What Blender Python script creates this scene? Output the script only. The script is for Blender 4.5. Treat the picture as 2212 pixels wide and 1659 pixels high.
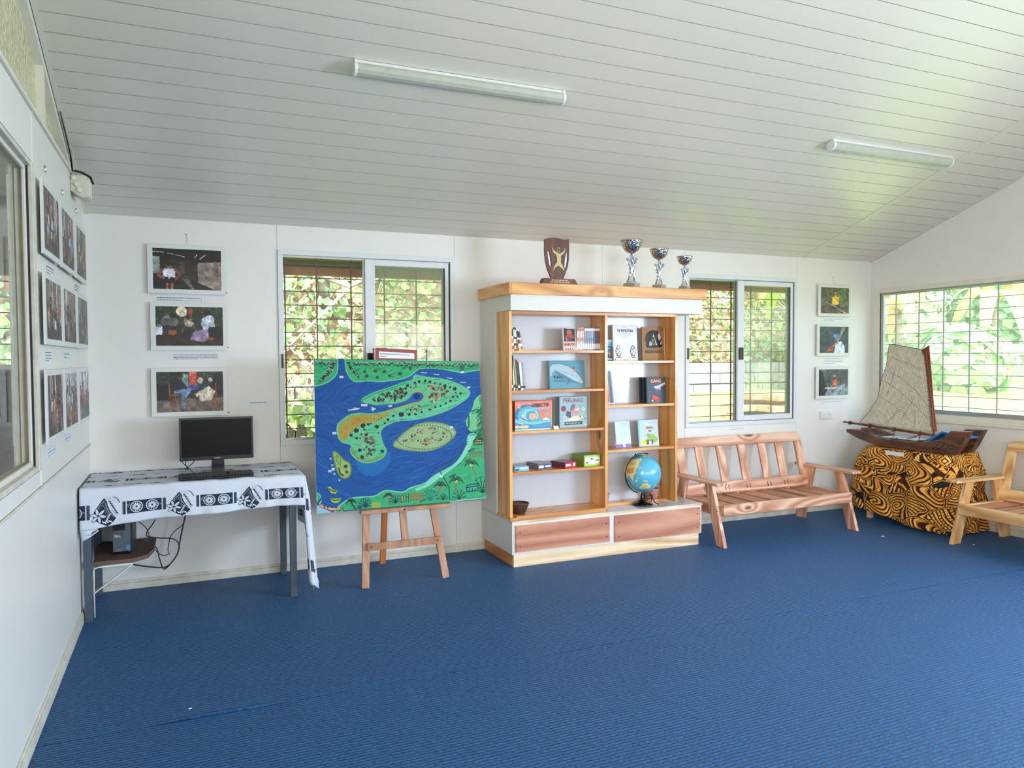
import bpy, bmesh, math, random
import numpy as np
from mathutils import Vector, Matrix, Quaternion
random.seed(7); rng=np.random.RandomState(11)
SC=bpy.context.scene; COL=SC.collection
PI=math.pi
for o in list(bpy.data.objects): bpy.data.objects.remove(o)

# ---------------------------------------------------------------- camera, light, exposure
W=6.8635; HC=2.4398; SL=0.3475; YF=-8.0      # room width, back ceiling height, ceiling slope, front wall
FPX,YAW,PITCH,ROLL=1625.27,0.4077,-0.0342,-0.0061
CAM=Vector((0.5813,-5.4975,1.5))
def make_camera():
    f=Vector((math.sin(YAW)*math.cos(PITCH),math.cos(YAW)*math.cos(PITCH),math.sin(PITCH)))
    r=Vector((math.cos(YAW),-math.sin(YAW),0)); u=r.cross(f)
    r2=r*math.cos(ROLL)+u*math.sin(ROLL); u2=-r*math.sin(ROLL)+u*math.cos(ROLL)
    cd=bpy.data.cameras.new('camera'); c=bpy.data.objects.new('camera',cd); COL.objects.link(c)
    cd.sensor_width=36; cd.sensor_fit='HORIZONTAL'; cd.lens=FPX/2212*36; cd.clip_start=.05; cd.clip_end=200
    M=Matrix(((r2.x,u2.x,-f.x,CAM.x),(r2.y,u2.y,-f.y,CAM.y),(r2.z,u2.z,-f.z,CAM.z),(0,0,0,1)))
    c.matrix_world=M; SC.camera=c
make_camera()
vs=SC.view_settings; vs.view_transform='Standard'; vs.look='None'; vs.gamma=1; vs.use_curve_mapping=False; vs.exposure=0.1
SC.cycles.use_denoising=True; SC.cycles.max_bounces=10; SC.cycles.diffuse_bounces=6; SC.cycles.glossy_bounces=4
SC.cycles.transmission_bounces=8; SC.cycles.transparent_max_bounces=12; SC.cycles.caustics_reflective=False; SC.cycles.caustics_refractive=False
SC.cycles.sample_clamp_indirect=6
w=bpy.data.worlds.new('sky'); SC.world=w; w.use_nodes=True
nt=w.node_tree; bg=nt.nodes['Background']
sk=nt.nodes.new('ShaderNodeTexSky'); sk.sky_type='NISHITA'; sk.sun_disc=False; sk.sun_elevation=math.radians(52); sk.sun_rotation=math.radians(200); sk.air_density=1.3; sk.dust_density=3
mx=nt.nodes.new('ShaderNodeMix'); mx.data_type='RGBA'; mx.inputs[0].default_value=.4; mx.inputs[7].default_value=(2.3,3.4,5.0,1)
nt.links.new(sk.outputs[0],mx.inputs[6]); nt.links.new(mx.outputs[2],bg.inputs[0]); bg.inputs[1].default_value=1.0
def light(name,kind,loc,rot,energy,color,**k):
    l=bpy.data.lights.new(name,kind); l.energy=energy; l.color=color
    for a,b in k.items(): setattr(l,a,b)
    o=bpy.data.objects.new(name,l); COL.objects.link(o); o.location=loc; o.rotation_euler=rot; return o
light('sun','SUN',(0,0,10),(math.radians(38),0,math.radians(-28)),4.2,(1,.94,.84),angle=math.radians(1.5))
# added fill lamps outside unseen windows, tinted to stand in for sky and lawn
light('fill_front_sky','AREA',(3.4,YF-.12,1.54),(math.radians(66),0,0),16,(.95,.97,1),shape='RECTANGLE',size=5.3,size_y=1.2)
light('fill_front_lawn','AREA',(3.4,YF-.13,1.54),(math.radians(108),0,0),42,(1,.90,.74),shape='RECTANGLE',size=5.3,size_y=1.2)
light('fill_right_sky','AREA',(W+.12,-5.6,1.55),(math.radians(62),0,math.radians(90)),390,(.54,.75,1),shape='RECTANGLE',size=2.6,size_y=1.2)
light('fill_right_lawn','AREA',(W+.13,-5.6,1.55),(math.radians(112),0,math.radians(90)),70,(1,.92,.78),shape='RECTANGLE',size=2.6,size_y=1.2)
light('fill_left','AREA',(-.13,-6.2,1.55),(math.radians(84),0,math.radians(-90)),205,(1,.91,.79),shape='RECTANGLE',size=2.0,size_y=1.1)  # added fill lamp that brightens surfaces facing left
light('fill_next_room','AREA',(-3.0,-2.3,1.7),(math.radians(90),0,math.radians(-90)),13,(.9,1,.92),shape='RECTANGLE',size=2.5,size_y=1.3)  # added fill lamp standing inside the next room
# portals that guide the sky light through the openings in view
light('portal_window_one','AREA',(1.83,.3,1.58),(math.radians(-90),0,0),1,(1,1,1),shape='RECTANGLE',size=1.3,size_y=1.4)
light('portal_window_two','AREA',(5.26,.3,1.54),(math.radians(-90),0,0),1,(1,1,1),shape='RECTANGLE',size=1.3,size_y=1.4)
light('portal_window_three','AREA',(W+.3,-1.75,1.54),(math.radians(90),0,math.radians(90)),1,(1,1,1),shape='RECTANGLE',size=3.4,size_y=1.3)
for o in COL.objects:
    if o.name.startswith('portal'): o.data.cycles.is_portal=True

# ---------------------------------------------------------------- mesh building helpers
class MB:
    def __init__(s): s.v=[]; s.f=[]; s.uv={}; s.mi={}
    def quad(s,a,b,c,d,uv=((0,0),(1,0),(1,1),(0,1)),m=0):
        n=len(s.v); s.v+=[tuple(a),tuple(b),tuple(c),tuple(d)]; s.uv[len(s.f)]=uv; s.mi[len(s.f)]=m; s.f.append((n,n+1,n+2,n+3)); return s
    def box(s,x0,x1,y0,y1,z0,z1,M=None,m=0):
        P=[(x0,y0,z0),(x1,y0,z0),(x1,y1,z0),(x0,y1,z0),(x0,y0,z1),(x1,y0,z1),(x1,y1,z1),(x0,y1,z1)]
        if M is not None: P=[tuple(M@Vector(p)) for p in P]
        n=len(s.v); s.v+=P
        for q in ((0,3,2,1),(4,5,6,7),(0,1,5,4),(1,2,6,5),(2,3,7,6),(3,0,4,7)):
            s.mi[len(s.f)]=m; s.f.append(tuple(n+i for i in q))
        return s
    def bar(s,a,b,w,d,up=(0,0,1)):     # beam from a to b, w across (side), d along up-ish
        a=Vector(a);b=Vector(b);t=(b-a).normalized();u=Vector(up);sd=t.cross(u).normalized();u=sd.cross(t)
        n=len(s.v)
        for p in (a,b):
            for i,j in ((-1,-1),(1,-1),(1,1),(-1,1)): s.v.append(tuple(p+sd*(w/2*i)+u*(d/2*j)))
        for q in ((0,1,2,3),(7,6,5,4),(0,4,5,1),(1,5,6,2),(2,6,7,3),(3,7,4,0)): s.f.append(tuple(n+i for i in q))
        return s
    def prism(s,pts,fn,d0,d1):         # polygon pts (a,b) -> fn(a,b,depth)
        n=len(s.v); k=len(pts)
        s.v+=[tuple(fn(a,b,d0)) for a,b in pts]+[tuple(fn(a,b,d1)) for a,b in pts]
        s.f.append(tuple(n+i for i in range(k))); s.f.append(tuple(n+k+i for i in reversed(range(k))))
        for i in range(k): j=(i+1)%k; s.f.append((n+i,n+k+i,n+k+j,n+j))
        return s
    def tube(s,pts,r,n=7,closed=False):
        pts=[Vector(p) for p in pts]; K=len(pts); base=len(s.v); up=None
        rr=r if hasattr(r,'__len__') else [r]*K
        for i,p in enumerate(pts):
            t=(pts[min(i+1,K-1)]-pts[max(i-1,0)]) if not closed else (pts[(i+1)%K]-pts[i-1])
            t.normalize()
            if up is None: up=t.orthogonal().normalized()
            up=(up-t*up.dot(t)); up=up.normalized() if up.length>1e-6 else t.orthogonal().normalized()
            b=t.cross(up)
            for k in range(n):
                a=2*PI*k/n; s.v.append(tuple(p+(up*math.cos(a)+b*math.sin(a))*rr[i]))
        for i in range(K if closed else K-1):
            j=(i+1)%K
            for k in range(n):
                l=(k+1)%n; s.f.append((base+i*n+k,base+i*n+l,base+j*n+l,base+j*n+k))
        if not closed:
            s.f.append(tuple(base+k for k in reversed(range(n)))); s.f.append(tuple(base+(K-1)*n+k for k in range(n)))
        return s
    def lathe(s,prof,c=(0,0,0),n=24,close=False):
        base=len(s.v); K=len(prof)
        for r,z in prof:
            for k in range(n): a=2*PI*k/n; s.v.append((c[0]+r*math.cos(a),c[1]+r*math.sin(a),c[2]+z))
        for i in range(K-1):
            for k in range(n): l=(k+1)%n; s.f.append((base+i*n+k,base+i*n+l,base+(i+1)*n+l,base+(i+1)*n+k))
        s.f.append(tuple(base+k for k in reversed(range(n)))); s.f.append(tuple(base+(K-1)*n+k for k in range(n)))
        return s
    def grid(s,fn,nu,nv,uvf=None):
        base=len(s.v)
        for j in range(nv+1):
            for i in range(nu+1): s.v.append(tuple(fn(i/nu,j/nv)))
        for j in range(nv):
            for i in range(nu):
                a=base+j*(nu+1)+i
                if uvf: s.uv[len(s.f)]=(uvf(i/nu,j/nv),uvf((i+1)/nu,j/nv),uvf((i+1)/nu,(j+1)/nv),uvf(i/nu,(j+1)/nv))
                s.f.append((a,a+1,a+nu+2,a+nu+1))
        return s
    def mesh(s,name,off=(0,0,0)):
        me=bpy.data.meshes.new(name); o=Vector(off)
        me.from_pydata([tuple(Vector(p)-o) for p in s.v],[],s.f)
        if s.uv:
            l=me.uv_layers.new(name='uv')
            for p in me.polygons:
                q=s.uv.get(p.index)
                if q:
                    for k,li in enumerate(p.loop_indices): l.data[li].uv=q[k%len(q)]
        if any(s.mi.values()):
            for i,m in s.mi.items(): me.polygons[i].material_index=m
        me.update(); return me
def setp(o,label=None,cat=None,group=None,kind=None):
    for k,v in (('label',label),('category',cat),('group',group),('kind',kind)):
        if v: o[k]=v
    return o
def finish(o,mats,bev,smooth):
    me=o.data
    for m in (mats if isinstance(mats,(list,tuple)) else [mats]): me.materials.append(m)
    if smooth:
        for p in me.polygons: p.use_smooth=True
        if smooth!=True:
            me.set_sharp_from_angle(angle=math.radians(smooth))
    if bev:
        b=o.modifiers.new('bevel','BEVEL'); b.width=bev; b.segments=2; b.limit_method='ANGLE'
def thing(name,label,cat,loc=(0,0,0),group=None,kind=None,rz=0):
    o=bpy.data.objects.new(name,None); COL.objects.link(o); o.location=loc; o.rotation_euler=(0,0,rz); o.empty_display_size=.1
    return setp(o,label,cat,group,kind)
def part(name,mb,mat,par,bev=0,smooth=False,kind=None,label=None,local=False):
    # vertices are given in world metres (or local when local=True); the part hangs under its thing without rotation
    off=Vector((0,0,0))
    if not local:
        p=par
        while p: off+=Vector(p.location); p=p.parent
    me=mb.mesh(name,off); o=bpy.data.objects.new(name,me); COL.objects.link(o); o.parent=par
    finish(o,mat,bev,smooth); setp(o,label,None,None,kind); return o
def solo(name,mb,mat,label,cat,group=None,bev=0,smooth=False,kind=None):
    v=np.array(mb.v); lo=v.min(0); hi=v.max(0); c=((lo[0]+hi[0])/2,(lo[1]+hi[1])/2,lo[2])
    me=mb.mesh(name,c); o=bpy.data.objects.new(name,me); COL.objects.link(o); o.location=c
    finish(o,mat,bev,smooth); return setp(o,label,cat,group,kind)
def struct(name,mb,mat,par=None,bev=0,smooth=False):
    if par is None:
        me=mb.mesh(name); o=bpy.data.objects.new(name,me); COL.objects.link(o); finish(o,mat,bev,smooth); o['kind']='structure'; return o
    return part(name,mb,mat,par,bev,smooth)
def dup(o,par,loc=None,rot=None):
    c=o.copy(); COL.objects.link(c); c.parent=par
    if loc is not None: c.location=loc
    if rot is not None: c.rotation_euler=rot
    return c
def copy_tree(o,par=None):
    c=o.copy(); COL.objects.link(c); c.parent=par
    for ch in list(o.children): copy_tree(ch,c)
    return c
def text(body,size,loc,mat,par,rot=(PI/2,0,0),ext=.0004,name='lettering',align='LEFT',sx=1,bold=0):
    cu=bpy.data.curves.new(name,'FONT'); cu.body=body; cu.size=size; cu.extrude=ext; cu.align_x=align; cu.resolution_u=2; cu.offset=bold
    t=bpy.data.objects.new('tmp',cu); COL.objects.link(t)
    me=bpy.data.meshes.new_from_object(t); bpy.data.objects.remove(t)
    R=Matrix.LocRotScale(Vector(loc),Quaternion() if rot is None else __import__('mathutils').Euler(rot).to_quaternion(),Vector((sx,1,1)))
    off=Vector((0,0,0)); p=par
    while p: off+=Vector(p.location); p=p.parent
    me.transform(Matrix.Translation(-off)@R)
    o=bpy.data.objects.new(name,me); COL.objects.link(o); o.parent=par; me.materials.clear(); me.materials.append(mat); return o

# ---------------------------------------------------------------- materials
def S(r,g,b):
    return tuple(((c/255)/12.92 if c/255<=.04045 else ((c/255+.055)/1.055)**2.4) for c in (r,g,b))+(1,)
class NM:
    def __init__(s,name):
        s.m=bpy.data.materials.new(name); s.m.use_nodes=True; s.t=s.m.node_tree; s.b=s.t.nodes['Principled BSDF']
    def n(s,t,**k):
        x=s.t.nodes.new(t)
        for a,v in k.items():
            if a.startswith('i_'):
                key=a[2:]; key=int(key) if key.isdigit() else key.replace('_',' ')
                x.inputs[key].default_value=v
            else: setattr(x,a,v)
        return x
    def l(s,a,b): s.t.links.new(a,b)
    def coord(s,scale=(1,1,1),kind='Object',rot=(0,0,0)):
        c=s.n('ShaderNodeTexCoord'); m=s.n('ShaderNodeMapping'); s.l(c.outputs[kind],m.inputs[0]); m.inputs['Scale'].default_value=scale; m.inputs['Rotation'].default_value=rot
        return m.outputs[0]
    def noise(s,vec,scale,detail=3,rough=.5,dist=0):
        x=s.n('ShaderNodeTexNoise'); s.l(vec,x.inputs['Vector']); x.inputs['Scale'].default_value=scale; x.inputs['Detail'].default_value=detail; x.inputs['Roughness'].default_value=rough; x.inputs['Distortion'].default_value=dist
        return x.outputs['Fac']
    def math(s,op,a,b=None,c=None):
        x=s.n('ShaderNodeMath',operation=op)
        for i,q in enumerate((a,b,c)):
            if q is None: continue
            if isinstance(q,(int,float)): x.inputs[i].default_value=q
            else: s.l(q,x.inputs[i])
        return x.outputs[0]
    def ramp(s,fac,stops):
        x=s.n('ShaderNodeValToRGB'); e=x.color_ramp.elements
        while len(e)<len(stops): e.new(.5)
        for i,(p,c) in enumerate(stops): e[i].position=p; e[i].color=c
        s.l(fac,x.inputs[0]); return x.outputs[0]
    def mix(s,fac,a,b,mode='MIX'):
        x=s.n('ShaderNodeMix',data_type='RGBA',blend_type=mode)
        for i,q in ((0,fac),(6,a),(7,b)):
            if isinstance(q,(int,float,tuple)): x.inputs[i].default_value=q
            else: s.l(q,x.inputs[i])
        return x.outputs[2]
    def bump(s,h,strength=.3,dist=.01):
        x=s.n('ShaderNodeBump'); x.inputs['Strength'].default_value=strength; x.inputs['Distance'].default_value=dist; s.l(h,x.inputs['Height']); s.l(x.outputs[0],s.b.inputs['Normal'])
    def done(s,color=None,rough=.5,metal=0,spec=.5,coat=0):
        if color is not None:
            if isinstance(color,tuple): s.b.inputs['Base Color'].default_value=color
            else: s.l(color,s.b.inputs['Base Color'])
        s.b.inputs['Roughness'].default_value=rough; s.b.inputs['Metallic'].default_value=metal; s.b.inputs['Specular IOR Level'].default_value=spec
        s.b.inputs['Coat Weight'].default_value=coat; s.b.inputs['Coat Roughness'].default_value=.1
        return s.m
def plain(name,c,rough=.5,metal=0,var=.06,scale=18,bump=.05,spec=.5,coat=0):
    n=NM(name); v=n.coord(); f=n.noise(v,scale,4)
    k=tuple(x*(1-var*2) for x in c[:3])+(1,)
    col=n.ramp(f,[(.3,k),(.7,c)])
    if bump: n.bump(f,bump,.002)
    return n.done(col,rough,metal,spec,coat)
def wood(name,c1,c2,axis='x',rings=7,sc=3.2,rough=.45,knots=True,coat=0.0,seed=0,knotc=None):
    n=NM(name); st={'x':(.13,1,1),'y':(1,.13,1),'z':(1,1,.13)}[axis]
    c=n.n('ShaderNodeTexCoord'); oi=n.n('ShaderNodeObjectInfo')
    ad=n.n('ShaderNodeVectorMath',operation='ADD'); sc_=n.n('ShaderNodeVectorMath',operation='SCALE'); sc_.inputs['Scale'].default_value=7.3
    cb=n.n('ShaderNodeCombineXYZ'); n.l(oi.outputs['Random'],cb.inputs[0]); n.l(oi.outputs['Random'],cb.inputs[1]); n.l(cb.outputs[0],sc_.inputs[0])
    n.l(c.outputs['Object'],ad.inputs[0]); n.l(sc_.outputs[0],ad.inputs[1])
    mp=n.n('ShaderNodeMapping'); mp.inputs['Scale'].default_value=st; mp.inputs['Location'].default_value=(seed*1.7,seed*.9,seed*.4); n.l(ad.outputs[0],mp.inputs[0]); v=mp.outputs[0]
    f=n.noise(v,sc,2,.4,.3)
    if knots:
        ks={'x':(.45,1,1),'y':(1,.45,1),'z':(1,1,.45)}[axis]
        m2=n.n('ShaderNodeMapping'); m2.inputs['Scale'].default_value=ks; n.l(ad.outputs[0],m2.inputs[0])
        vo=n.n('ShaderNodeTexVoronoi'); vo.inputs['Scale'].default_value=3.6; n.l(m2.outputs[0],vo.inputs['Vector'])
        d=vo.outputs['Distance']; kf=n.math('SMOOTH_MIN',d,.24,.08)
        f=n.math('ADD',f,n.math('MULTIPLY',kf,.55))
    g=n.math('PINGPONG',n.math('MULTIPLY',f,rings*3.2),1.0)
    fine=n.noise(v,110,3,.6)
    g2=n.math('ADD',n.math('MULTIPLY',g,.7),n.math('MULTIPLY',fine,.45))
    col=n.ramp(g2,[(.2,c1),(.55,tuple(a*.5+b*.5 for a,b in zip(c1,c2))),(.95,c2)])
    if knots:
        kk=n.ramp(d,[(.05,(1,1,1,1)),(.095,(0,0,0,1))])
        col=n.mix(kk,col,knotc or tuple(x*.28 for x in c2[:3])+(1,))
    n.bump(g2,.12,.001)
    return n.done(col,rough,0,.5,coat)
def printed(name,img,rough=.55,spec=.4,tile=False,coat=0):
    n=NM(name); t=n.n('ShaderNodeTexImage',image=img,interpolation='Cubic',extension='REPEAT' if tile else 'EXTEND')
    c=n.n('ShaderNodeTexCoord'); n.l(c.outputs['UV'],t.inputs[0]); f=n.noise(c.outputs['Object'],60,2); n.bump(f,.04,.001)
    return n.done(t.outputs[0],rough,0,spec,coat)

M={}
M['wall']=plain('painted_panel',S(224,221,217),.38,var=.015,scale=3,bump=.03)
M['wall_left']=plain('painted_panel_left',S(226,222,214),.4,var=.015,scale=3,bump=.03)
M['ceil']=plain('ceiling_pvc',S(216,211,202),.22,var=.01,scale=2,bump=.0,spec=.6)
M['groove']=plain('ceiling_backing',S(120,118,112),.6)
M['trim']=plain('trim_paint',S(222,217,206),.45,var=.05,scale=9,bump=.08)
M['dirty']=plain('old_trim_paint',S(218,212,198),.5,var=.12,scale=14,bump=.15)
M['alu']=plain('white_aluminium',S(214,216,220),.32,var=.01)
M['rawalu']=plain('raw_aluminium',S(170,172,172),.3,.8,var=.05)
M['seal']=plain('black_seal',S(25,25,25),.6)
M['black']=plain('black_plastic',S(16,16,18),.42,bump=.02)
M['blackgloss']=plain('black_gloss_plastic',S(10,10,12),.22,bump=0)
M['screen']=plain('screen_glass',S(5,5,6),.3,bump=0,spec=.15)
M['steel']=plain('blue_grey_painted_steel',S(72,86,98),.45,var=.1,scale=25)
M['grille']=plain('weathered_steel_bars',S(96,88,66),.5,var=.2,scale=40)
M['whitelam']=plain('white_laminate',S(192,193,200),.22,var=.01,bump=0)
M['whitebox']=plain('white_painted_board',S(216,213,207),.4,var=.015)
M['chrome']=plain('silver_plating',S(215,215,218),.13,1,var=.05,scale=30,bump=.0)
M['marble']=plain('grey_marble',S(165,165,155),.3,var=.15,scale=30)
M['paper']=plain('white_paper',S(225,228,232),.6,var=.01)
M['foam']=plain('foam_board',S(214,215,210),.45,var=.01)
M['ink']=plain('dark_ink',S(45,48,58),.6,bump=0)
M['white']=plain('white_ink',S(235,235,235),.5,bump=0)
M['cable']=plain('black_cable',S(14,14,16),.4,bump=0)
M['pine']=wood('varnished_pine_x',S(232,172,98),S(186,116,52),'x',6,2.6,.38,coat=.2)
M['pinez']=wood('varnished_pine_z',S(236,178,100),S(196,124,54),'z',6,2.6,.36,coat=.25)
M['piney']=wood('varnished_pine_y',S(236,178,100),S(192,120,54),'y',6,2.6,.36,coat=.25)
M['plinth']=wood('pale_pine_x',S(236,214,180),S(196,152,104),'x',6,3,.5)
M['ply']=wood('red_plywood',S(206,150,122),S(168,104,80),'x',9,1.6,.38,knots=False,coat=.15)
M['bench']={a:wood('bench_wood_'+a,S(230,188,160),S(176,112,82),a,10,2.2,.45) for a in 'xyz'}
M['bench2']={a:wood('yellow_bench_wood_'+a,S(238,202,150),S(186,132,80),a,10,2.2,.45) for a in 'xyz'}
M['slat']=wood('bench_slat_wood',S(204,150,118),S(146,94,66),'y',5,2.6,.5,knots=False)
M['easel']=wood('easel_beech',S(184,138,108),S(158,108,80),'z',6,3,.5,knots=False)
M['easel2']=wood('easel_leg_orange',S(190,112,50),S(160,88,36),'z',6,3,.5,knots=False)
M['dark']=wood('dark_varnished_wood',S(118,54,28),S(76,32,14),'z',5,4,.45,knots=False,coat=0)
M['hull']=wood('canoe_wood',S(112,68,46),S(58,34,24),'y',7,5,.42,knots=False,coat=.12)
M['chip']=plain('chipboard',S(118,88,74),.6,var=.2,scale=40)
def glassm(name,tint,mixf=.9,rough=0.0):
    n=NM(name); t=n.t; out=t.nodes['Material Output']; t.nodes.remove(n.b)
    tr=n.n('ShaderNodeBsdfTransparent'); tr.inputs[0].default_value=tint
    gl=n.n('ShaderNodeBsdfGlossy'); gl.inputs['Roughness'].default_value=rough; gl.inputs[0].default_value=(1,1,1,1)
    fr=n.n('ShaderNodeFresnel'); fr.inputs[0].default_value=1.5
    v=n.coord(); nn=n.noise(v,2.5,2); ge=n.n('ShaderNodeNewGeometry'); r=n.math('MULTIPLY',n.math('ADD',n.math('MULTIPLY',nn,.02),fr.outputs[0]),n.math('SUBTRACT',1.0,ge.outputs['Backfacing']))
    mxn=n.n('ShaderNodeMixShader'); n.l(r,mxn.inputs[0]); n.l(tr.outputs[0],mxn.inputs[1]); n.l(gl.outputs[0],mxn.inputs[2]); n.l(mxn.outputs[0],out.inputs[0]); return n.m
def dusty(name,k):
    g=glassm(name,(.93,.96,.93,1)); t=g.node_tree; out=t.nodes['Material Output']; src=out.inputs[0].links[0].from_socket
    ad=t.nodes.new('ShaderNodeMixShader'); ad.inputs[0].default_value=k; tl=t.nodes.new('ShaderNodeBsdfTranslucent'); tl.inputs[0].default_value=(1,1,.97,1)
    t.links.new(src,ad.inputs[1]); t.links.new(tl.outputs[0],ad.inputs[2]); t.links.new(ad.outputs[0],out.inputs[0]); return g
M['glass']=glassm('window_glass',(.93,.96,.93,1))
M['dusty']=dusty('dusty_window_glass',.13)
M['hazy']=dusty('hazy_window_glass',.07)
def obscure():
    n=NM('obscured_glass'); v=n.coord(); vo=n.n('ShaderNodeTexVoronoi'); vo.inputs['Scale'].default_value=45; n.l(v,vo.inputs['Vector'])
    n.bump(vo.outputs['Distance'],.8,.01)
    f=n.noise(v,30,2); col=n.ramp(f,[(.3,S(188,180,142)),(.7,S(222,214,180))])
    return n.done(col,.22)
M['obscure']=obscure()
def carpet():
    n=NM('ribbed_carpet'); v=n.coord()
    sx=n.n('ShaderNodeSeparateXYZ'); n.l(v,sx.inputs[0])
    w1=n.noise(n.coord((1.2,1,1)),3,2)
    yy=n.math('ADD',sx.outputs['Y'],n.math('MULTIPLY',w1,.012))
    rib=n.math('PINGPONG',n.math('MULTIPLY',yy,100.0),1.0)      # 20 mm ribs
    fib=n.noise(n.coord((160,420,160)),1,2,.7); fl=n.noise(n.coord((60,95,1)),1,3,.7)
    ribs=n.math('SMOOTHSTEP' if False else 'MINIMUM',n.math('MULTIPLY',rib,2.6),1.0)
    h=n.math('ADD',ribs,n.math('MULTIPLY',fl,1.3))
    n.bump(h,.6,.005)
    big=n.noise(v,1.6,3)
    base=n.mix(n.ramp(fl,[(.32,(0,0,0,1)),(.68,(1,1,1,1))]),S(0,24,68),S(26,102,162))
    base=n.mix(n.ramp(big,[(.35,(0,0,0,1)),(.7,(1,1,1,1))]),base,S(30,86,160),'MIX') if False else base
    groove=n.ramp(rib,[(.22,(1,1,1,1)),(.50,(0,0,0,1))])
    col=n.mix(groove,base,S(0,3,26))
    m=n.done(col,.5,0,.36)
    n.b.inputs['Sheen Weight'].default_value=.25; n.b.inputs['Sheen Roughness'].default_value=.35; n.b.inputs['Sheen Tint'].default_value=S(120,180,240)
    return m
M['carpet']=carpet()
def leafm(name,cols,trans=.35):
    n=NM(name); g=n.n('ShaderNodeNewGeometry'); col=n.ramp(g.outputs['Random Per Island'],[(i/(len(cols)-1),c) for i,c in enumerate(cols)])
    n.done(col,.5,0,.3)
    tl=n.n('ShaderNodeBsdfTranslucent'); n.l(col,tl.inputs[0]); mxn=n.n('ShaderNodeMixShader'); mxn.inputs[0].default_value=trans
    n.l(n.b.outputs[0],mxn.inputs[1]); n.l(tl.outputs[0],mxn.inputs[2]); n.l(mxn.outputs[0],n.t.nodes['Material Output'].inputs[0]); return n.m
M['leaf']=leafm('vine_leaves',[S(150,190,120),S(190,215,150),S(216,228,165),S(165,205,170),S(235,238,185)])
M['leaf2']=leafm('shrub_leaves',[S(96,136,90),S(140,176,120),S(180,205,140),S(120,160,120)])
M['dry']=leafm('dry_leaves',[S(190,150,110),S(225,190,150),S(205,160,120),S(235,215,180)])
M['ban']=leafm('banana_leaf',[S(205,225,120),S(226,236,130),S(180,212,140)],.45)
M['vine']=plain('dry_vines',S(226,196,172),.7,var=.25,scale=5)
M['trunk']=plain('bark',S(180,160,140),.8,var=.3,scale=8)
M['lawn']=plain('lawn',S(182,194,104),.9,var=.12,scale=12,bump=.5)
M['soil']=plain('bank_soil',S(186,150,124),.9,var=.3,scale=6,bump=.5)
M['block']=plain('concrete_block',S(166,158,160),.8,var=.15,scale=20,bump=.3)
M['plank']=wood('sawn_timber',S(232,190,160),S(206,150,120),'x',5,2.5,.7,knots=False)
M['fascia']=plain('fascia_board',S(196,146,116),.6,var=.08)
M['soffit']=plain('soffit_sheet',S(112,100,60),.5,var=.15,scale=25)

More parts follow.
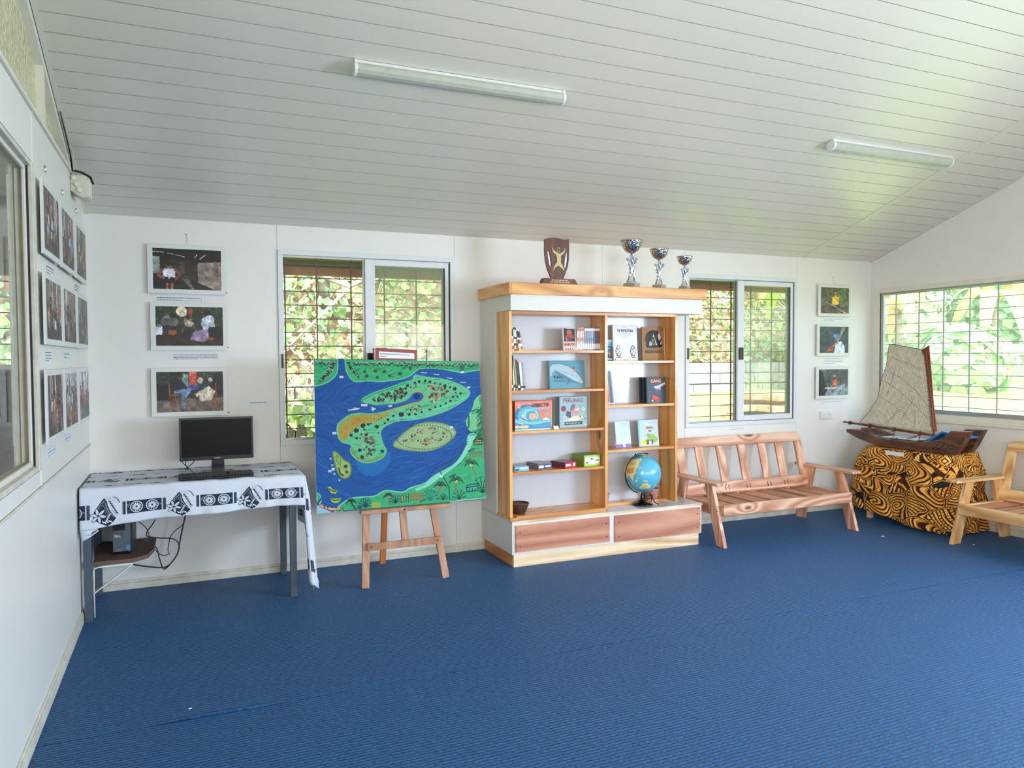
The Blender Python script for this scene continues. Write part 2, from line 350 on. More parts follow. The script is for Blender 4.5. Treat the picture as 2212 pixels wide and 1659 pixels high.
# ---------------------------------------------------------------- drawing of flat prints
class Cv:
    def __init__(s,w,h,bg,H=None): s.w=w; s.h=h; s.a=np.empty((h,w,3),np.float32); s.a[:]=bg; s.H=H
    def T(s,p):
        p=np.asarray(p,float).reshape(-1,2)
        if s.H is None: return p
        q=np.c_[p,np.ones(len(p))]@s.H.T; return q[:,:2]/q[:,2:]
    def _bb(s,p,m=1):
        x0=max(int(p[:,0].min()-m),0); x1=min(int(p[:,0].max()+m)+1,s.w); y0=max(int(p[:,1].min()-m),0); y1=min(int(p[:,1].max()+m)+1,s.h)
        return x0,x1,y0,y1
    def _put(s,bb,mask,col,al):
        x0,x1,y0,y1=bb; r=s.a[y0:y1,x0:x1]; k=(mask*al)[...,None]; r[:]=r*(1-k)+np.asarray(col,np.float32)*k
    def poly(s,pts,col,al=1,raw=False):
        p=np.asarray(pts,float).reshape(-1,2) if raw else s.T(pts); bb=s._bb(p); x0,x1,y0,y1=bb
        if x1<=x0 or y1<=y0: return
        Y,X=np.mgrid[y0:y1,x0:x1]+.5; m=np.zeros(X.shape,bool); n=len(p)
        for i in range(n):
            xa,ya=p[i]; xb,yb=p[(i+1)%n]
            if ya==yb: continue
            m^=((ya>Y)!=(yb>Y))&(X<(xb-xa)*(Y-ya)/(yb-ya)+xa)
        s._put(bb,m.astype(np.float32),col,al)
    def line(s,pts,wd,col,al=1):
        p=s.T(pts)
        for i in range(len(p)-1):
            a,b=p[i],p[i+1]; q=np.array([a,b]); bb=s._bb(q,wd+1); x0,x1,y0,y1=bb
            if x1<=x0 or y1<=y0: continue
            Y,X=np.mgrid[y0:y1,x0:x1]+.5; d=b-a; L=max(d@d,1e-6); t=np.clip(((X-a[0])*d[0]+(Y-a[1])*d[1])/L,0,1)
            D=np.hypot(X-a[0]-t*d[0],Y-a[1]-t*d[1]); s._put(bb,np.clip(wd/2+.5-D,0,1).astype(np.float32),col,al)
    def ell(s,cx,cy,rx,ry,col,al=1,rot=0,n=20):
        t=np.linspace(0,2*PI,n,endpoint=False); x=np.cos(t)*rx; y=np.sin(t)*ry
        s.poly(np.c_[cx+x*math.cos(rot)-y*math.sin(rot),cy+x*math.sin(rot)+y*math.cos(rot)],col,al)
    def ring(s,cx,cy,rx,ry,wd,col,al=1,a0=0,a1=2*PI):
        t=np.linspace(a0,a1,18); s.line(np.c_[cx+np.cos(t)*rx,cy+np.sin(t)*ry],wd,col,al)
    def rect(s,x0,y0,x1,y1,col,al=1): s.poly([(x0,y0),(x1,y0),(x1,y1),(x0,y1)],col,al)
    def noise(s,amp,cell=6):
        h,w=s.h//cell+2,s.w//cell+2; g=rng.randn(h,w,1)*amp; g=np.repeat(np.repeat(g,cell,0),cell,1)[:s.h,:s.w]; s.a+=g; 
    def photo(s,amp=1.6):
        def sm(c):
            h,w=int(s.h//c)+3,int(s.w//c)+3; g=rng.randn(h,w); y=np.arange(s.h)/c; x=np.arange(s.w)/c; y0=y.astype(int); x0=x.astype(int); fy=(y-y0)[:,None]; fx=(x-x0)[None]
            fy=fy*fy*(3-2*fy); fx=fx*fx*(3-2*fx); return (g[y0][:,x0]*(1-fy)*(1-fx)+g[y0+1][:,x0]*fy*(1-fx)+g[y0][:,x0+1]*(1-fy)*fx+g[y0+1][:,x0+1]*fy*fx)
        Y,X=np.mgrid[0:s.h,0:s.w]; dx=amp*(sm(9)+.6*sm(4)); dy=amp*(sm(9)+.6*sm(4)); s.a=s.a[np.clip(Y+dy,0,s.h-1).astype(int),np.clip(X+dx,0,s.w-1).astype(int)]
        s.a*=(1+.14*sm(34)+.10*sm(10)+.05*sm(4))[...,None]; s.a+=sm(14)[...,None]*np.array([4,3,-2]); b=s.a; s.a=(b+np.roll(b,1,0)+np.roll(b,1,1)+np.roll(b,-1,1))/4
    def image(s,name):
        im=bpy.data.images.new(name,s.w,s.h); a=np.ones((s.h,s.w,4),np.float32); a[...,:3]=np.clip(s.a[::-1]/255,0,1); im.pixels.foreach_set(a.ravel()); im.update(); im.pack(); return im
def homog(src,dst):
    A=[];b=[]
    for (x,y),(u,v) in zip(src,dst):
        A.append([x,y,1,0,0,0,-u*x,-u*y]); b.append(u); A.append([0,0,0,x,y,1,-v*x,-v*y]); b.append(v)
    h=np.linalg.solve(np.array(A,float),np.array(b,float)); return np.append(h,1).reshape(3,3)
# ---------------------------------------------------------------- room shell
def zc(y): return HC-SL*y
fl=struct('floor',MB().box(-.1,W+.1,YF-.1,.1,-.12,-.012),M['chip'])
for k,(a,b) in enumerate(((-2.118,0),(-4.12,-2.124),(-6.12,-4.124),(YF,-6.124))):
    part('carpet_strip',MB().box(0.001,W-.001,a,b-.0,-.012,0),M['carpet'],fl)
# lifted seam corner of the carpet
part('carpet_strip',MB().prism([(.40,0),(.56,.007),(.78,.006),(1.0,0)],lambda a,b,d:(a,-2.100-d,b),0,.022),M['carpet'],fl,kind=None)
bx=(1.212,2.443,.93,2.236); bx2=(4.655,5.862,.91,2.206)      # clear openings of the two back windows
wb=MB()
def holes(mb,x0,x1,z0,z1,hs,y0,y1,fn=None):
    xs=[x0]
    for h in hs: mb_(mb,xs[-1],h[0],z0,z1,y0,y1,fn); mb_(mb,h[0],h[1],z0,h[2],y0,y1,fn); mb_(mb,h[0],h[1],h[3],z1,y0,y1,fn); xs.append(h[1])
    mb_(mb,xs[-1],x1,z0,z1,y0,y1,fn)
def mb_(mb,x0,x1,z0,z1,y0,y1,fn):
    if x1-x0<.001 or z1-z0<.001: return
    if fn: fn(mb,x0,x1,z0,z1,y0,y1)
    else: mb.box(x0,x1,y0,y1,z0,z1)
holes(wb,-4.3,W+.1,-.1,HC+.05,[(-2.4,-.36,1.47,2.05),bx,bx2],.008,.075)
wback=struct('wall_back',wb,M['wall'])
for x0,x1,hs in ((0,1.1735,[]),(1.1755,2.479,[(1.177,2.477,.893,2.272)]),(2.481,3.783,[]),(3.785,4.619,[]),(4.621,5.899,[(4.622,5.898,.873,2.238)]),(5.901,W,[])):
    m=MB(); holes(m,x0,x1,0,HC+.0,hs,0,.008); part('wall_panel',m,M['wall'],wback)
# left wall
def sw(mb,x0,x1,z0,z1,y0,y1): mb.box(-y1,-y0,x0,x1,z0,z1)      # swap for walls along y
WL=(-3.9,-1.765,1.035,2.335)
W8=(-7.25,-5.15,.98,2.15)  # unseen opening added to let the left fill lamp in
ml=MB(); holes(ml,YF,0,-.1,2.535,[W8,(WL[0],WL[1],WL[2],WL[3])],.012,.09,sw); wl=struct('wall_left',ml,M['wall_left'])
for y0,y1,z0,z1 in ((YF,0,0,.962),(YF,W8[0],.968,2.552),(W8[1],WL[0]-.002,.968,2.552),(W8[0],W8[1],2.15,2.552),(-1.762,0,.968,2.552),(WL[0]-.0,-1.764,.968,1.034),(WL[0],-1.764,2.337,2.552)):
    part('wall_panel',MB().box(-.012,0,y0,y1,z0,z1),M['wall_left'],wl)
part('beam_board',MB().box(-.09,.012,YF,-.30,2.553,2.573),M['trim'],wl)
# gable lights over the left wall: triangular obscured panes between a post and a raking rail
def gp(a,b,d): return (-.05-d,a,b)
gt=lambda y: zc(y)-.045
ye=(2.573+.045-HC)/-SL      # where rail meets beam
part('obscured_pane',MB().prism([(-1.345,2.573),(ye-.03,2.573),(-1.345,gt(-1.345))],gp,-.012,-.004),M['obscure'],wl)
part('obscured_pane',MB().prism([(-3.9,2.573),(-1.385,2.573),(-1.385,gt(-1.385)),(-3.9,gt(-3.9))],gp,-.012,-.004),M['obscure'],wl)
part('gable_post',MB().box(-.07,-.005,-1.385,-1.345,2.573,gt(-1.36)+.03),M['trim'],wl)
part('gable_post',MB().box(-.07,-.005,-3.94,-3.9,2.573,gt(-3.92)+.03),M['trim'],wl)
part('gable_rail',MB().prism([(ye+.06,zc(ye+.06)-.05),(ye+.06,zc(ye+.06)-.004),(-4,zc(-4)-.004),(-4,zc(-4)-.05)],lambda a,b,d:(d,a,b),-.07,-.003),M['trim'],wl)
part('gable_panel',MB().prism([(-3.94,2.573),(YF,2.573),(YF,2.6),(-4,zc(-4)-.05),(-3.94,zc(-3.94)-.05)],lambda a,b,d:(d,a,b),-.05,-.01),M['wall_left'],wl)
# right wall with gable
W3=(-3.45,-.075,.955,2.128); W5=(-6.95,-4.3,.95,2.15)  # the second opening is unseen, added for the right fill lamps
mr=MB()
def swr(mb,x0,x1,z0,z1,y0,y1): mb.box(W+y0,W+y1,x0,x1,z0,z1)
holes(mr,YF,.1,-.1,HC-.01,[W5,W3],0,.09,swr)
mr.prism([(0,HC-.01),(-4,zc(-4)),(YF,HC-.01)],lambda a,b,d:(W+d,a,b),0,.09)
wr=struct('wall_right',mr,M['wall'])
# front wall behind the camera with one long window opening
WF=(.7,6.1,.9,2.18)
mf=MB(); holes(mf,-.1,W+.1,-.1,HC+.05,[WF],YF-.09,YF); wf=struct('wall_front',mf,M['wall'])
m=MB()
for a in (WF[0],2.5,4.3,WF[1]-.04): m.box(a,a+.04,YF-.07,YF-.03,WF[2],WF[3])
m.box(WF[0],WF[1],YF-.07,YF-.03,WF[2],WF[2]+.04).box(WF[0],WF[1],YF-.07,YF-.03,WF[3]-.04,WF[3]); wn6=struct('window_6',m,M['alu'])
m=MB()
for a in (W5[0],-5.6,W5[1]-.04): m.box(W+.03,W+.07,a,a+.04,W5[2],W5[3])
m.box(W+.03,W+.07,W5[0],W5[1],W5[2],W5[2]+.04).box(W+.03,W+.07,W5[0],W5[1],W5[3]-.04,W5[3]); wn5=struct('added_window_5',m,M['alu'])
# ceiling: backing sheets, tongue-and-groove PVC planks hung under them
mc=MB().prism([(.1,zc(.1)+.022),(-4,zc(-4)+.022),(YF-.1,zc(.1)+.022),(YF-.1,zc(.1)+.1),(-4,zc(-4)+.1),(.1,zc(.1)+.1)],lambda a,b,d:(d,a,b),-.1,W+.1)
ce=struct('ceiling',mc,M['groove'])
ang=math.atan(-SL); cs=math.cos(ang)
M['joint']=plain('plank_joint_shadow_gap',S(170,168,160),.6)
def plankmesh(L):
    m=MB(); d=.1195/cs; g=.0045
    m.box(0,L,-(d-g),0,0,.014); m.mi={0:1,1:1,2:1,3:1,4:1,5:1}; m.mi[0]=0
    return m
for side,(xa,L) in enumerate(((.004,5.958),(6.020,W-6.022))):
    me=plankmesh(L).mesh('plank'); me.materials.append(M['ceil']); me.materials.append(M['joint'])
    for k in range(-1,33):
        y=-.103-.1195*k
        o=bpy.data.objects.new('plank',me); COL.objects.link(o); o.parent=ce; yy=min(y,-.002)
        o.location=(xa,yy,zc(yy)); o.rotation_euler=(ang,0,0)
        if k==-1: o.scale=(1,.85,1)
part('joint_strip',MB().prism([(-.001,zc(0)-.004),(-4,zc(-4)-.004),(-4,zc(-4)+.02),(-.001,zc(0)+.02)],lambda a,b,d:(d,a,b),5.962,6.020),M['ceil'],ce,label='white joint strip between plank lengths')
part('rear_slope_lining',MB().prism([(-4,zc(-4)),(YF,HC),(YF,HC+.02),(-4,zc(-4)+.02)],lambda a,b,d:(d,a,b),0,W),M['ceil'],ce)
part('edge_strip',MB().prism([(-.001,zc(0)-.006),(-4,zc(-4)-.006),(-4,zc(-4)+.015),(-.001,zc(0)+.015)],lambda a,b,d:(d,a,b),0.0,.02),M['ceil'],ce)
part('edge_strip',MB().prism([(-.001,zc(0)-.006),(-4,zc(-4)-.006),(-4,zc(-4)+.015),(-.001,zc(0)+.015)],lambda a,b,d:(d,a,b),W-.02,W),M['ceil'],ce)
# baseboards and small trims
def bb(name,mb): return struct(name,mb,M['dirty'],bev=.003)
bb('baseboard_back',MB().box(0,W,-.014,0,0,.042).box(0,W,-.009,0,.042,.062))
bb('baseboard_left',MB().box(0,.014,YF,-.015,0,.05).box(0,.009,YF,-.01,.05,.066))
bb('baseboard_right',MB().box(W-.014,W,YF,-.015,0,.05).box(W-.009,W,YF,-.01,.05,.066))
struct('trim_1',MB().box(0,.007,YF,-.004,.957,.967),M['dirty'],bev=.002)
struct('trim_2',MB().box(-.004,.004,-1.764,-1.756,.968,2.55),M['trim'])

# ---------------------------------------------------------------- windows
def grille(par,x0,x1,z0,z1,xs,zs,fix,axis='x',r=.003):
    g=bpy.data.objects.new('security_grille',None); COL.objects.link(g); g.parent=par
    P=(lambda a,z,o=0:(a,fix+o,z)) if axis=='x' else (lambda a,z,o=0:(fix+o,a,z))
    for a in xs: part('grille_bar',MB().bar(P(a,z0,.008),P(a,z1,.008),.009,.009,(0,1,0) if axis=='x' else (1,0,0)),M['grille'],g)
    for z in zs: part('grille_bar',MB().bar(P(x0,z),P(x1,z),.007,.007),M['grille'],g)
def slider(name,o,zz,xm,grx,grz,eave_z):
    # o: outer frame x0,x1,z0,z1 ; xm: left edge of the meeting stile
    x0,x1,z0,z1=o; t=bpy.data.objects.new(name,None); COL.objects.link(t); t.location=((x0+x1)/2,0,z0); t['kind']='structure'
    f=MB(); e=.036; A=M['alu']
    f.box(x0,x1,-.014,.075,z1-e,z1).box(x0,x1,-.014,.075,z0,z0+e).box(x0,x0+e,-.014,.075,z0+e,z1-e).box(x1-e,x1,-.014,.075,z0+e,z1-e)
    part('frame',f,A,t,bev=.002)
    part('track',MB().box(x0+e,x1-e,.018,.024,z0+e,z0+e+.012).box(x0+e,x1-e,.018,.024,z1-e-.012,z1-e).box(x0+e,x1-e,.046,.052,z0+e,z0+e+.012).box(x0+e,x1-e,.046,.052,z1-e-.012,z1-e),M['rawalu'],t)
    a0,a1,b0,b1=xm,x1-e-.012,z0+e+.006,z1-e-.006; s=.052
    sh=MB().box(a0,a0+s+.02,-.006,.018,b0,b1).box(a1-s*.55,a1,-.006,.018,b0,b1).box(a0+s+.02,a1-s*.55,-.006,.018,b0,b0+s*.9).box(a0+s+.02,a1-s*.55,-.006,.018,b1-s*.8,b1)
    sash=part('sash',sh,A,t,bev=.002)
    part('pane',MB().box(a0+s+.018,a1-s*.55+.002,.004,.008,b0+s*.88,b1-s*.78),M['dusty'],sash)
    part('pane_gasket',MB().box(a1-s*.55-.006,a1-s*.55,-.002,.003,b0+s*.9,b1-s*.8),M['seal'],sash)
    s2=MB().box(a0-.012,a0+.03,.024,.046,b0,b1).box(a1-.045,a1,.024,.046,b0,b1).box(a0+.03,a1-.045,.024,.046,b0,b0+.04).box(a0+.03,a1-.045,.024,.046,b1-.04,b1)
    sb=part('sash',s2,M['rawalu'],t); part('pane',MB().box(a0+.028,a1-.043,.034,.038,b0+.038,b1-.038),M['glass'],sb)
    part('jamb_seal',MB().box(x1-e-.010,x1-e-.003,-.004,.02,z0+e+.01,z1-e-.01),M['seal'],t)
    lz=1.53 if x0>3 else 1.49
    part('latch',MB().box(a0+.008,a0+.05,-.028,-.006,lz-.055,lz+.055),M['blackgloss'],t,bev=.004)
    part('latch_keep',MB().box(x0+e-.022,x0+e-.008,-.022,-.012,lz-.05,lz+.05),M['black'],t)
    grille(t,x0+.01,x1-.01,z0+.02,z1-.02,grx,grz,.095)
    return t
w1=slider('window_1',(1.176,2.478,.894,2.271),None,1.79,[1.458,1.707,1.957,2.205,1.235],[2.187-.0985*k for k in range(13)],2.2)
w2=slider('window_2',(4.622,5.898,.874,2.237),None,5.20,[4.735,4.98,5.44,5.69,5.21],[2.14-.0985*k for k in range(13)],2.2)
# small sticker tab and dark box on the second window's bars are left as part of the grille
# window_3: large fixed pane in the right wall
t3=bpy.data.objects.new('window_3',None); COL.objects.link(t3); t3.location=(W,-1.75,.9); t3['kind']='structure'
a,b,c,d=W3
part('frame',MB().box(W-.012,W+.06,a+.012,b-.035,c-.035,c+.012).box(W-.012,W+.06,a+.012,b-.035,d-.012,d+.03).box(W-.012,W+.06,b-.035,b+.032,c-.035,d+.03).box(W-.012,W+.06,a-.03,a+.012,c-.035,d+.03),M['trim'],t3,bev=.003)
part('stile',MB().box(W+.006,W+.032,b-.072,b-.04,c+.012,d-.012).box(W+.006,W+.032,-1.79,-1.75,c+.012,d-.012) if False else MB().box(W+.006,W+.032,b-.072,b-.04,c+.012,d-.012),M['rawalu'],t3,bev=.002)
part('rail',MB().box(W+.006,W+.03,a,b-.04,c+.012,c+.05),M['rawalu'],t3)
part('rail',MB().box(W+.008,W+.03,a,b-.04,d-.03,d-.012),M['rawalu'],t3)
part('jamb_seal',MB().box(W+.004,W+.012,b-.04,b-.033,c+.012,d-.012),M['seal'],t3)
part('pane',MB().box(W+.016,W+.021,a,b-.07,c+.045,d-.028),M['hazy'],t3)
part('sill',MB().box(W-.022,W,a,.0-.02,c-.065,c-.03),M['trim'],t3,bev=.004)
grille(t3,a,b,c,d,[-.206-.253*k for k in range(13)],[2.101-.0972*k for k in range(12)],W+.1,'y')
m=MB()
for q in (W8[0],-6.22,W8[1]-.04): m.box(-.07,-.03,q,q+.04,W8[2],W8[3])
m.box(-.07,-.03,W8[0],W8[1],W8[2],W8[2]+.04).box(-.07,-.03,W8[0],W8[1],W8[3]-.04,W8[3]); struct('added_window_8',m,M['alu'])
# window_4: fixed pane in the left wall looking into the next room
t4=bpy.data.objects.new('window_4',None); COL.objects.link(t4); t4.location=(0,-2.8,1.0); t4['kind']='structure'
a,b,c,d=WL
part('frame',MB().box(-.09,.0,a,a+.03,c,d).box(-.09,.004,b-.03,b,c,d).box(-.09,.0,a+.03,b-.03,c,c+.022).box(-.09,.0,a+.03,b-.03,d-.02,d),M['dirty'],t4,bev=.003)
part('putty_bead',MB().box(-.034,-.02,b-.052,b-.03,c+.022,d-.02).box(-.034,-.02,a+.03,b-.05,c+.022,c+.045).box(-.034,-.02,a+.03,b-.05,d-.04,d-.02),M['trim'],t4,bev=.004)
part('jamb_seal',MB().box(-.02,-.012,b-.034,b-.029,c+.02,d-.02),M['seal'],t4)
part('pane',MB().box(-.044,-.039,a+.03,b-.03,c+.02,d-.02),M['glass'],t4)
# next room seen through that pane
nr=MB().box(-4.3,-4.2,-4.4,.0,-.1,2.6).box(-4.3,-.1,-4.5,-4.4,-.1,2.6).box(-4.3,-.09,-4.4,0,2.5,2.6).box(-4.3,-.09,-4.4,0,-.1,0)
struct('wall_next_room',nr,M['wall_left'])
t7=bpy.data.objects.new('window_7',None); COL.objects.link(t7); t7.location=(-1.4,0,1.47); t7['kind']='structure'
part('frame',MB().box(-2.4,-.36,-.01,.07,2.03,2.07).box(-2.4,-.36,-.01,.07,1.45,1.48).box(-.385,-.355,-.01,.07,1.47,2.04).box(-1.42,-1.38,-.01,.07,1.47,2.04),M['dirty'],t7)
grille(t7,-2.4,-.36,1.47,2.04,[-.62,-.87,-1.12],[2.0-.098*k for k in range(6)],.09)
solo('roof_beam',MB().box(-4.1,-.1,-.12,-.02,2.12,2.24),M['dirty'],'pale timber ledge above the window of the next room','beam')
cv=Cv(256,256,(74,112,96))
for _ in range(260):
    x,y=rng.rand(2)*256; a_=rng.rand()*6.3; c_=[(60,140,90),(90,130,130),(60,90,90),(100,160,120),(50,80,70)][rng.randint(5)]
    cv.line([(x,y),(x+math.cos(a_)*26,y+math.sin(a_)*26)],5,c_,.6)
for k in range(6):
    for q in range(9): cv.line([(30+k*40,200),(30+k*40+14*math.cos(q*.7),200+14*math.sin(q*.7))],2,(36,58,56))
M['mural']=printed('leaf_patterned_cloth',cv.image('leaf_cloth'),.6)
solo('patterned_cloth',MB().quad((-1.6,-.03,.3),(-.2,-.03,.3),(-.2,-.03,1.44),(-1.6,-.03,1.44)).box(-1.6,-.2,-.03,-.02,.3,1.44),M['mural'],'dim green leaf-patterned cloth hanging below the window in the next room','cloth')

# ---------------------------------------------------------------- outside
g=MB()
def gz(x,y):
    z=-.35
    if y>0: z+=min(y,6.3)/6.3*1.2
    if x>W: z+=min(x-W,20)/20*.95
    return min(z,.86)+ .03*math.sin(x*1.3)*math.cos(y*.9)
xs=np.linspace(-16,46,63); ys=np.linspace(-22,34,57)
g.grid(lambda u,v:(-16+62*u,-22+56*v,min(gz(-16+62*u,-22+56*v),-.16) if (-4.4<-16+62*u<W+.3 and -22+56*v<.3) else gz(-16+62*u,-22+56*v)),62,56)
lawn=MB(); struct('ground_lawn',g,M['lawn'],smooth=True)
# eaves of the house
ev=thing('roof_eave','dark ribbed soffit with pinkish fascia board above the back windows outside','eave',(3,.1,2.2))
part('soffit',MB().box(-1,W+.3,.08,.62,2.262,2.30),M['soffit'],ev)
part('fascia_board',MB().box(-1,W+.3,.62,.66,2.165,2.262),M['fascia'],ev)
part('gutter_lip',MB().box(-1,W+.3,.60,.625,2.245,2.262),M['grille'],ev)
struct('roof_1',MB().prism([(.7,2.2),(-4,3.98),(-4,4.04),(.7,2.32)],lambda a,b,d:(d,a,b),-4.5,W+.4).prism([(-4,3.98),(-8.7,2.2),(-8.7,2.32),(-4,4.04)],lambda a,b,d:(d,a,b),-4.5,W+.4),M['groove'])
# vine-covered bank
bk=MB()
def bankf(x,t):
    y=2.75+3.65*min(1,max(0,(x-3.9)/1.8))+3.2*t+.35*math.sin(x*.9)+.25*math.sin(x*2.3+t*5); z=.55+6.2*t**.85+.2*math.sin(x*1.7+t*7); return (x,y,z)
bk.grid(lambda u,v:bankf(-6+19.5*u,v),40,14)
struct('ground_bank',bk,M['soil'],smooth=True)
def leaves(name,pts,nrm,size,mat,par=None,label=None,cat=None,group=None,kind=None,jit=.8,asp=.75,seed=1):
    r=np.random.RandomState(seed); n=len(pts); pts=np.asarray(pts); 
    N=nrm+r.randn(n,3)*jit; N/=np.linalg.norm(N,axis=1)[:,None]
    Dn=r.randn(n,3)+np.array([0,0,-.9]); Dn-=N*(Dn*N).sum(1)[:,None]; Dn/=np.linalg.norm(Dn,axis=1)[:,None]
    Sd=np.cross(N,Dn); s=(size*(.5+r.rand(n)))[:,None]
    c=pts.mean(0) if par is None else np.zeros(3)
    P=pts-c; k=6
    V=np.stack([P-Dn*s*.35,P-Dn*s*.5+Sd*s*.28*asp/.75+N*s*.05,P-Dn*s*.05+Sd*s*.5*asp/.75+N*s*.1,P+Dn*s*.62,P-Dn*s*.05-Sd*s*.5*asp/.75+N*s*.1,P-Dn*s*.5-Sd*s*.28*asp/.75+N*s*.05],1).reshape(-1,3)
    me=bpy.data.meshes.new(name); me.vertices.add(n*k); me.vertices.foreach_set('co',V.ravel().astype(np.float32))
    idx=np.arange(n)[:,None]*k; F=np.concatenate([idx+np.array([0,1,2,3]),idx+np.array([0,3,4,5])],1).ravel()
    me.loops.add(n*8); me.loops.foreach_set('vertex_index',F.astype(np.int32)); me.polygons.add(n*2); me.polygons.foreach_set('loop_start',np.arange(0,n*8,4,dtype=np.int32)); me.update(calc_edges=True); me.validate()
    o=bpy.data.objects.new(name,me); COL.objects.link(o); me.materials.append(mat)
    if par: o.parent=par; setp(o,None,None,None,kind)
    else: o.location=c; setp(o,label,cat,group,kind)
    return o
def bankpts(n,x0,x1,off,seed,tmax=1):
    r=np.random.RandomState(seed); x=x0+(x1-x0)*r.rand(n); t=r.rand(n)*tmax; P=np.array([bankf(a,b) for a,b in zip(x,t)]); P[:,1]-=off*r.rand(n); P[:,2]+=off*.4*r.rand(n); return P
leaves('creeper_leaves',bankpts(26000,-2,13.8,.45,3),np.array([0,-1,.6]),.085,M['leaf'],None,'mass of pale green heart-shaped creeper leaves on the bank behind the house','creeper',kind='stuff',seed=3)
leaves('fern_leaves',bankpts(22000,-2,13.8,.6,4),np.array([0,-.6,.9]),.07,M['leaf2'],None,'small darker green leaves mixed through the creepers on the bank','undergrowth',kind='stuff',asp=.4,seed=4)
_r=np.random.RandomState(8); _p=np.c_[.8+3.1*_r.rand(900),1.95+.13*_r.rand(900),.1+1.15*_r.rand(900)**.7]
leaves('creeper_leaves',_p,np.array([0,-1,.4]),.10,M['leaf'],None,'loose pale creeper leaves hanging over the near block wall','creeper',kind='stuff',seed=9)
m=MB(); r=random.Random(5)
for i in range(120):
    x=r.uniform(.8,3.9); z=1.35; pts=[(x,2.15,z)]
    for k in range(5): x+=r.uniform(-.12,.12); z-=r.uniform(.1,.28); pts.append((x,2.12+r.uniform(-.04,.02),z))
    m.tube(pts,r.uniform(.003,.007),3)
for i in range(1500):
    x=r.uniform(1,13.5); t=r.random(); p=Vector(bankf(x,t)); p.y-=r.uniform(.1,.5); pts=[p.copy()]; d=Vector((r.uniform(-1,1),r.uniform(-.3,.1),r.uniform(-1.2,.4))).normalized()
    for k in range(6):
        d=(d+Vector((r.uniform(-.5,.5),r.uniform(-.15,.15),r.uniform(-.5,.5)))).normalized(); p=p+d*r.uniform(.1,.25); pts.append(p.copy())
    m.tube(pts,r.uniform(.004,.011),3)
solo('dry_vine_stems',m,M['vine'],'tangle of bare brown vine stems over the bank behind the house','vines',kind='stuff')
for (x,t,h,r0,lb) in ((2.05,.25,3.2,.07,'slender trunk on the bank seen through the left back window, left pane'),(2.75,.3,3.2,.12,'thicker grey trunk on the bank seen through the left back window'),(9.3,.12,2.6,.11,'grey trunk on the bank seen through the open pane of the right back window')):
    p=Vector(bankf(x,t)); p.y-=.4; m=MB().tube([p+Vector((0,0,-.2)),p+Vector((.05,0,h*.4)),p+Vector((-.04,.1,h*.7)),p+Vector((.1,.2,h))],[r0,r0*.85,r0*.75,r0*.6],9); solo('tree',m,M['trunk'],lb,'tree',smooth=True)
m=MB().tube([(1.3,2.5,2.6),(1.9,2.4,2.35),(2.15,2.4,2.25),(2.5,2.45,2.45),(2.8,2.5,2.7)],[.03,.027,.024,.02,.012],7).tube([(2.15,2.4,2.25),(1.8,2.35,1.9),(1.5,2.35,1.6)],[.02,.017,.012],6)
solo('fallen_branch',m,M['vine'],'bare forked pale branch lying across the bank behind the left back window','branch',smooth=True)
# low retaining wall of concrete blocks
bwl=thing('retaining_wall','low grey concrete block wall at the foot of the overgrown bank','wall',(6,5.95,.6))
me=None; r=random.Random(2)
for row in range(4):
    for k in range(24):
        x=4.9+k*.405+(row%2)*.2; 
        if row==4 and (k%7 in (2,3)): continue
        mb=MB().box(x+.006,x+.399,5.9+r.uniform(-.012,.012),6.1,.62+row*.195,.62+row*.195+.187)
        o=part('concrete_block',mb,M['block'],bwl)
bwn=thing('retaining_wall','low block wall close outside the left back window, half covered by creepers','wall',(1.4,2.3,.2))
for row in range(7):
    for k in range(8):
        x=.75+k*.405+(row%2)*.2
        part('concrete_block',MB().box(x+.005,x+.400,2.2+r.uniform(-.01,.01),2.4,-.12+row*.195,-.12+row*.195+.188),M['block'],bwn)
# stacked sawn timber by the right back window
r=random.Random(9)
for row in range(5):
    for k in range(3):
        z=.3+row*.15; y=2.35+k*.34; L=r.uniform(-.2,.2)
        mb=MB().box(7.55+L+row*.06,10.2+L,y,y+.30,z,z+.085)
        solo('timber_plank',mb,M['plank'],'%s plank, %s from the front, in the outdoor timber pile'%(['bottom','second lowest','middle','second highest','topmost'][row],['first','second','third'][k]),'plank','planks in the outdoor timber pile',bev=.006)
    if row<4: solo('timber_spacer',MB().box(8.0,8.1,2.3,3.4,z+.086,z+.149),M['plank'],'%s spacer batten in the outdoor timber pile'%['lowest','second lowest','second highest','highest'][row],'batten')
# banana plants, shrubs and trees seen through the right window
def banana(x,y,z,h,n,seed,label,mat='ban',droop=.6,L=1.5):
    t=thing('banana_plant',label,'banana plant',(x,y,z)); r=random.Random(seed)
    part('stem',MB().tube([(0,0,0),(.02,0,h*.5),(0,.03,h)],[.13,.11,.07],10),M['trunk'] if mat=='dry' else M['ban'],t,local=True,smooth=True)
    for k in range(n):
        a=2*PI*k/n+r.uniform(-.3,.3); el=r.uniform(.5,1.25); l=L*r.uniform(.8,1.15); wd=.24*r.uniform(.8,1.2)
        def f(u,v,a=a,el=el,l=l,wd=wd):
            s=v; rad=l*(math.cos(el)*s+.25*s*s); zz=l*(math.sin(el)*s-droop*1.5*s*s*s); ww=wd*math.sin(PI*min(1,s*.93+.05))**.6*(u-.5)*2
            return (math.cos(a)*rad-math.sin(a)*ww, math.sin(a)*rad+math.cos(a)*ww, h+zz-abs(u-.5)*.12)
        part('banana_leaf',MB().grid(f,4,9),M['dry'] if (mat=='dry' and k%2) else M['ban'],t,local=True,smooth=True)
    return t
banana(19.5,5.6,.35,1.0,7,1,'young yellow-green banana plant in a block planter on the lawn, seen through the right window',droop=.35,L=1.7)
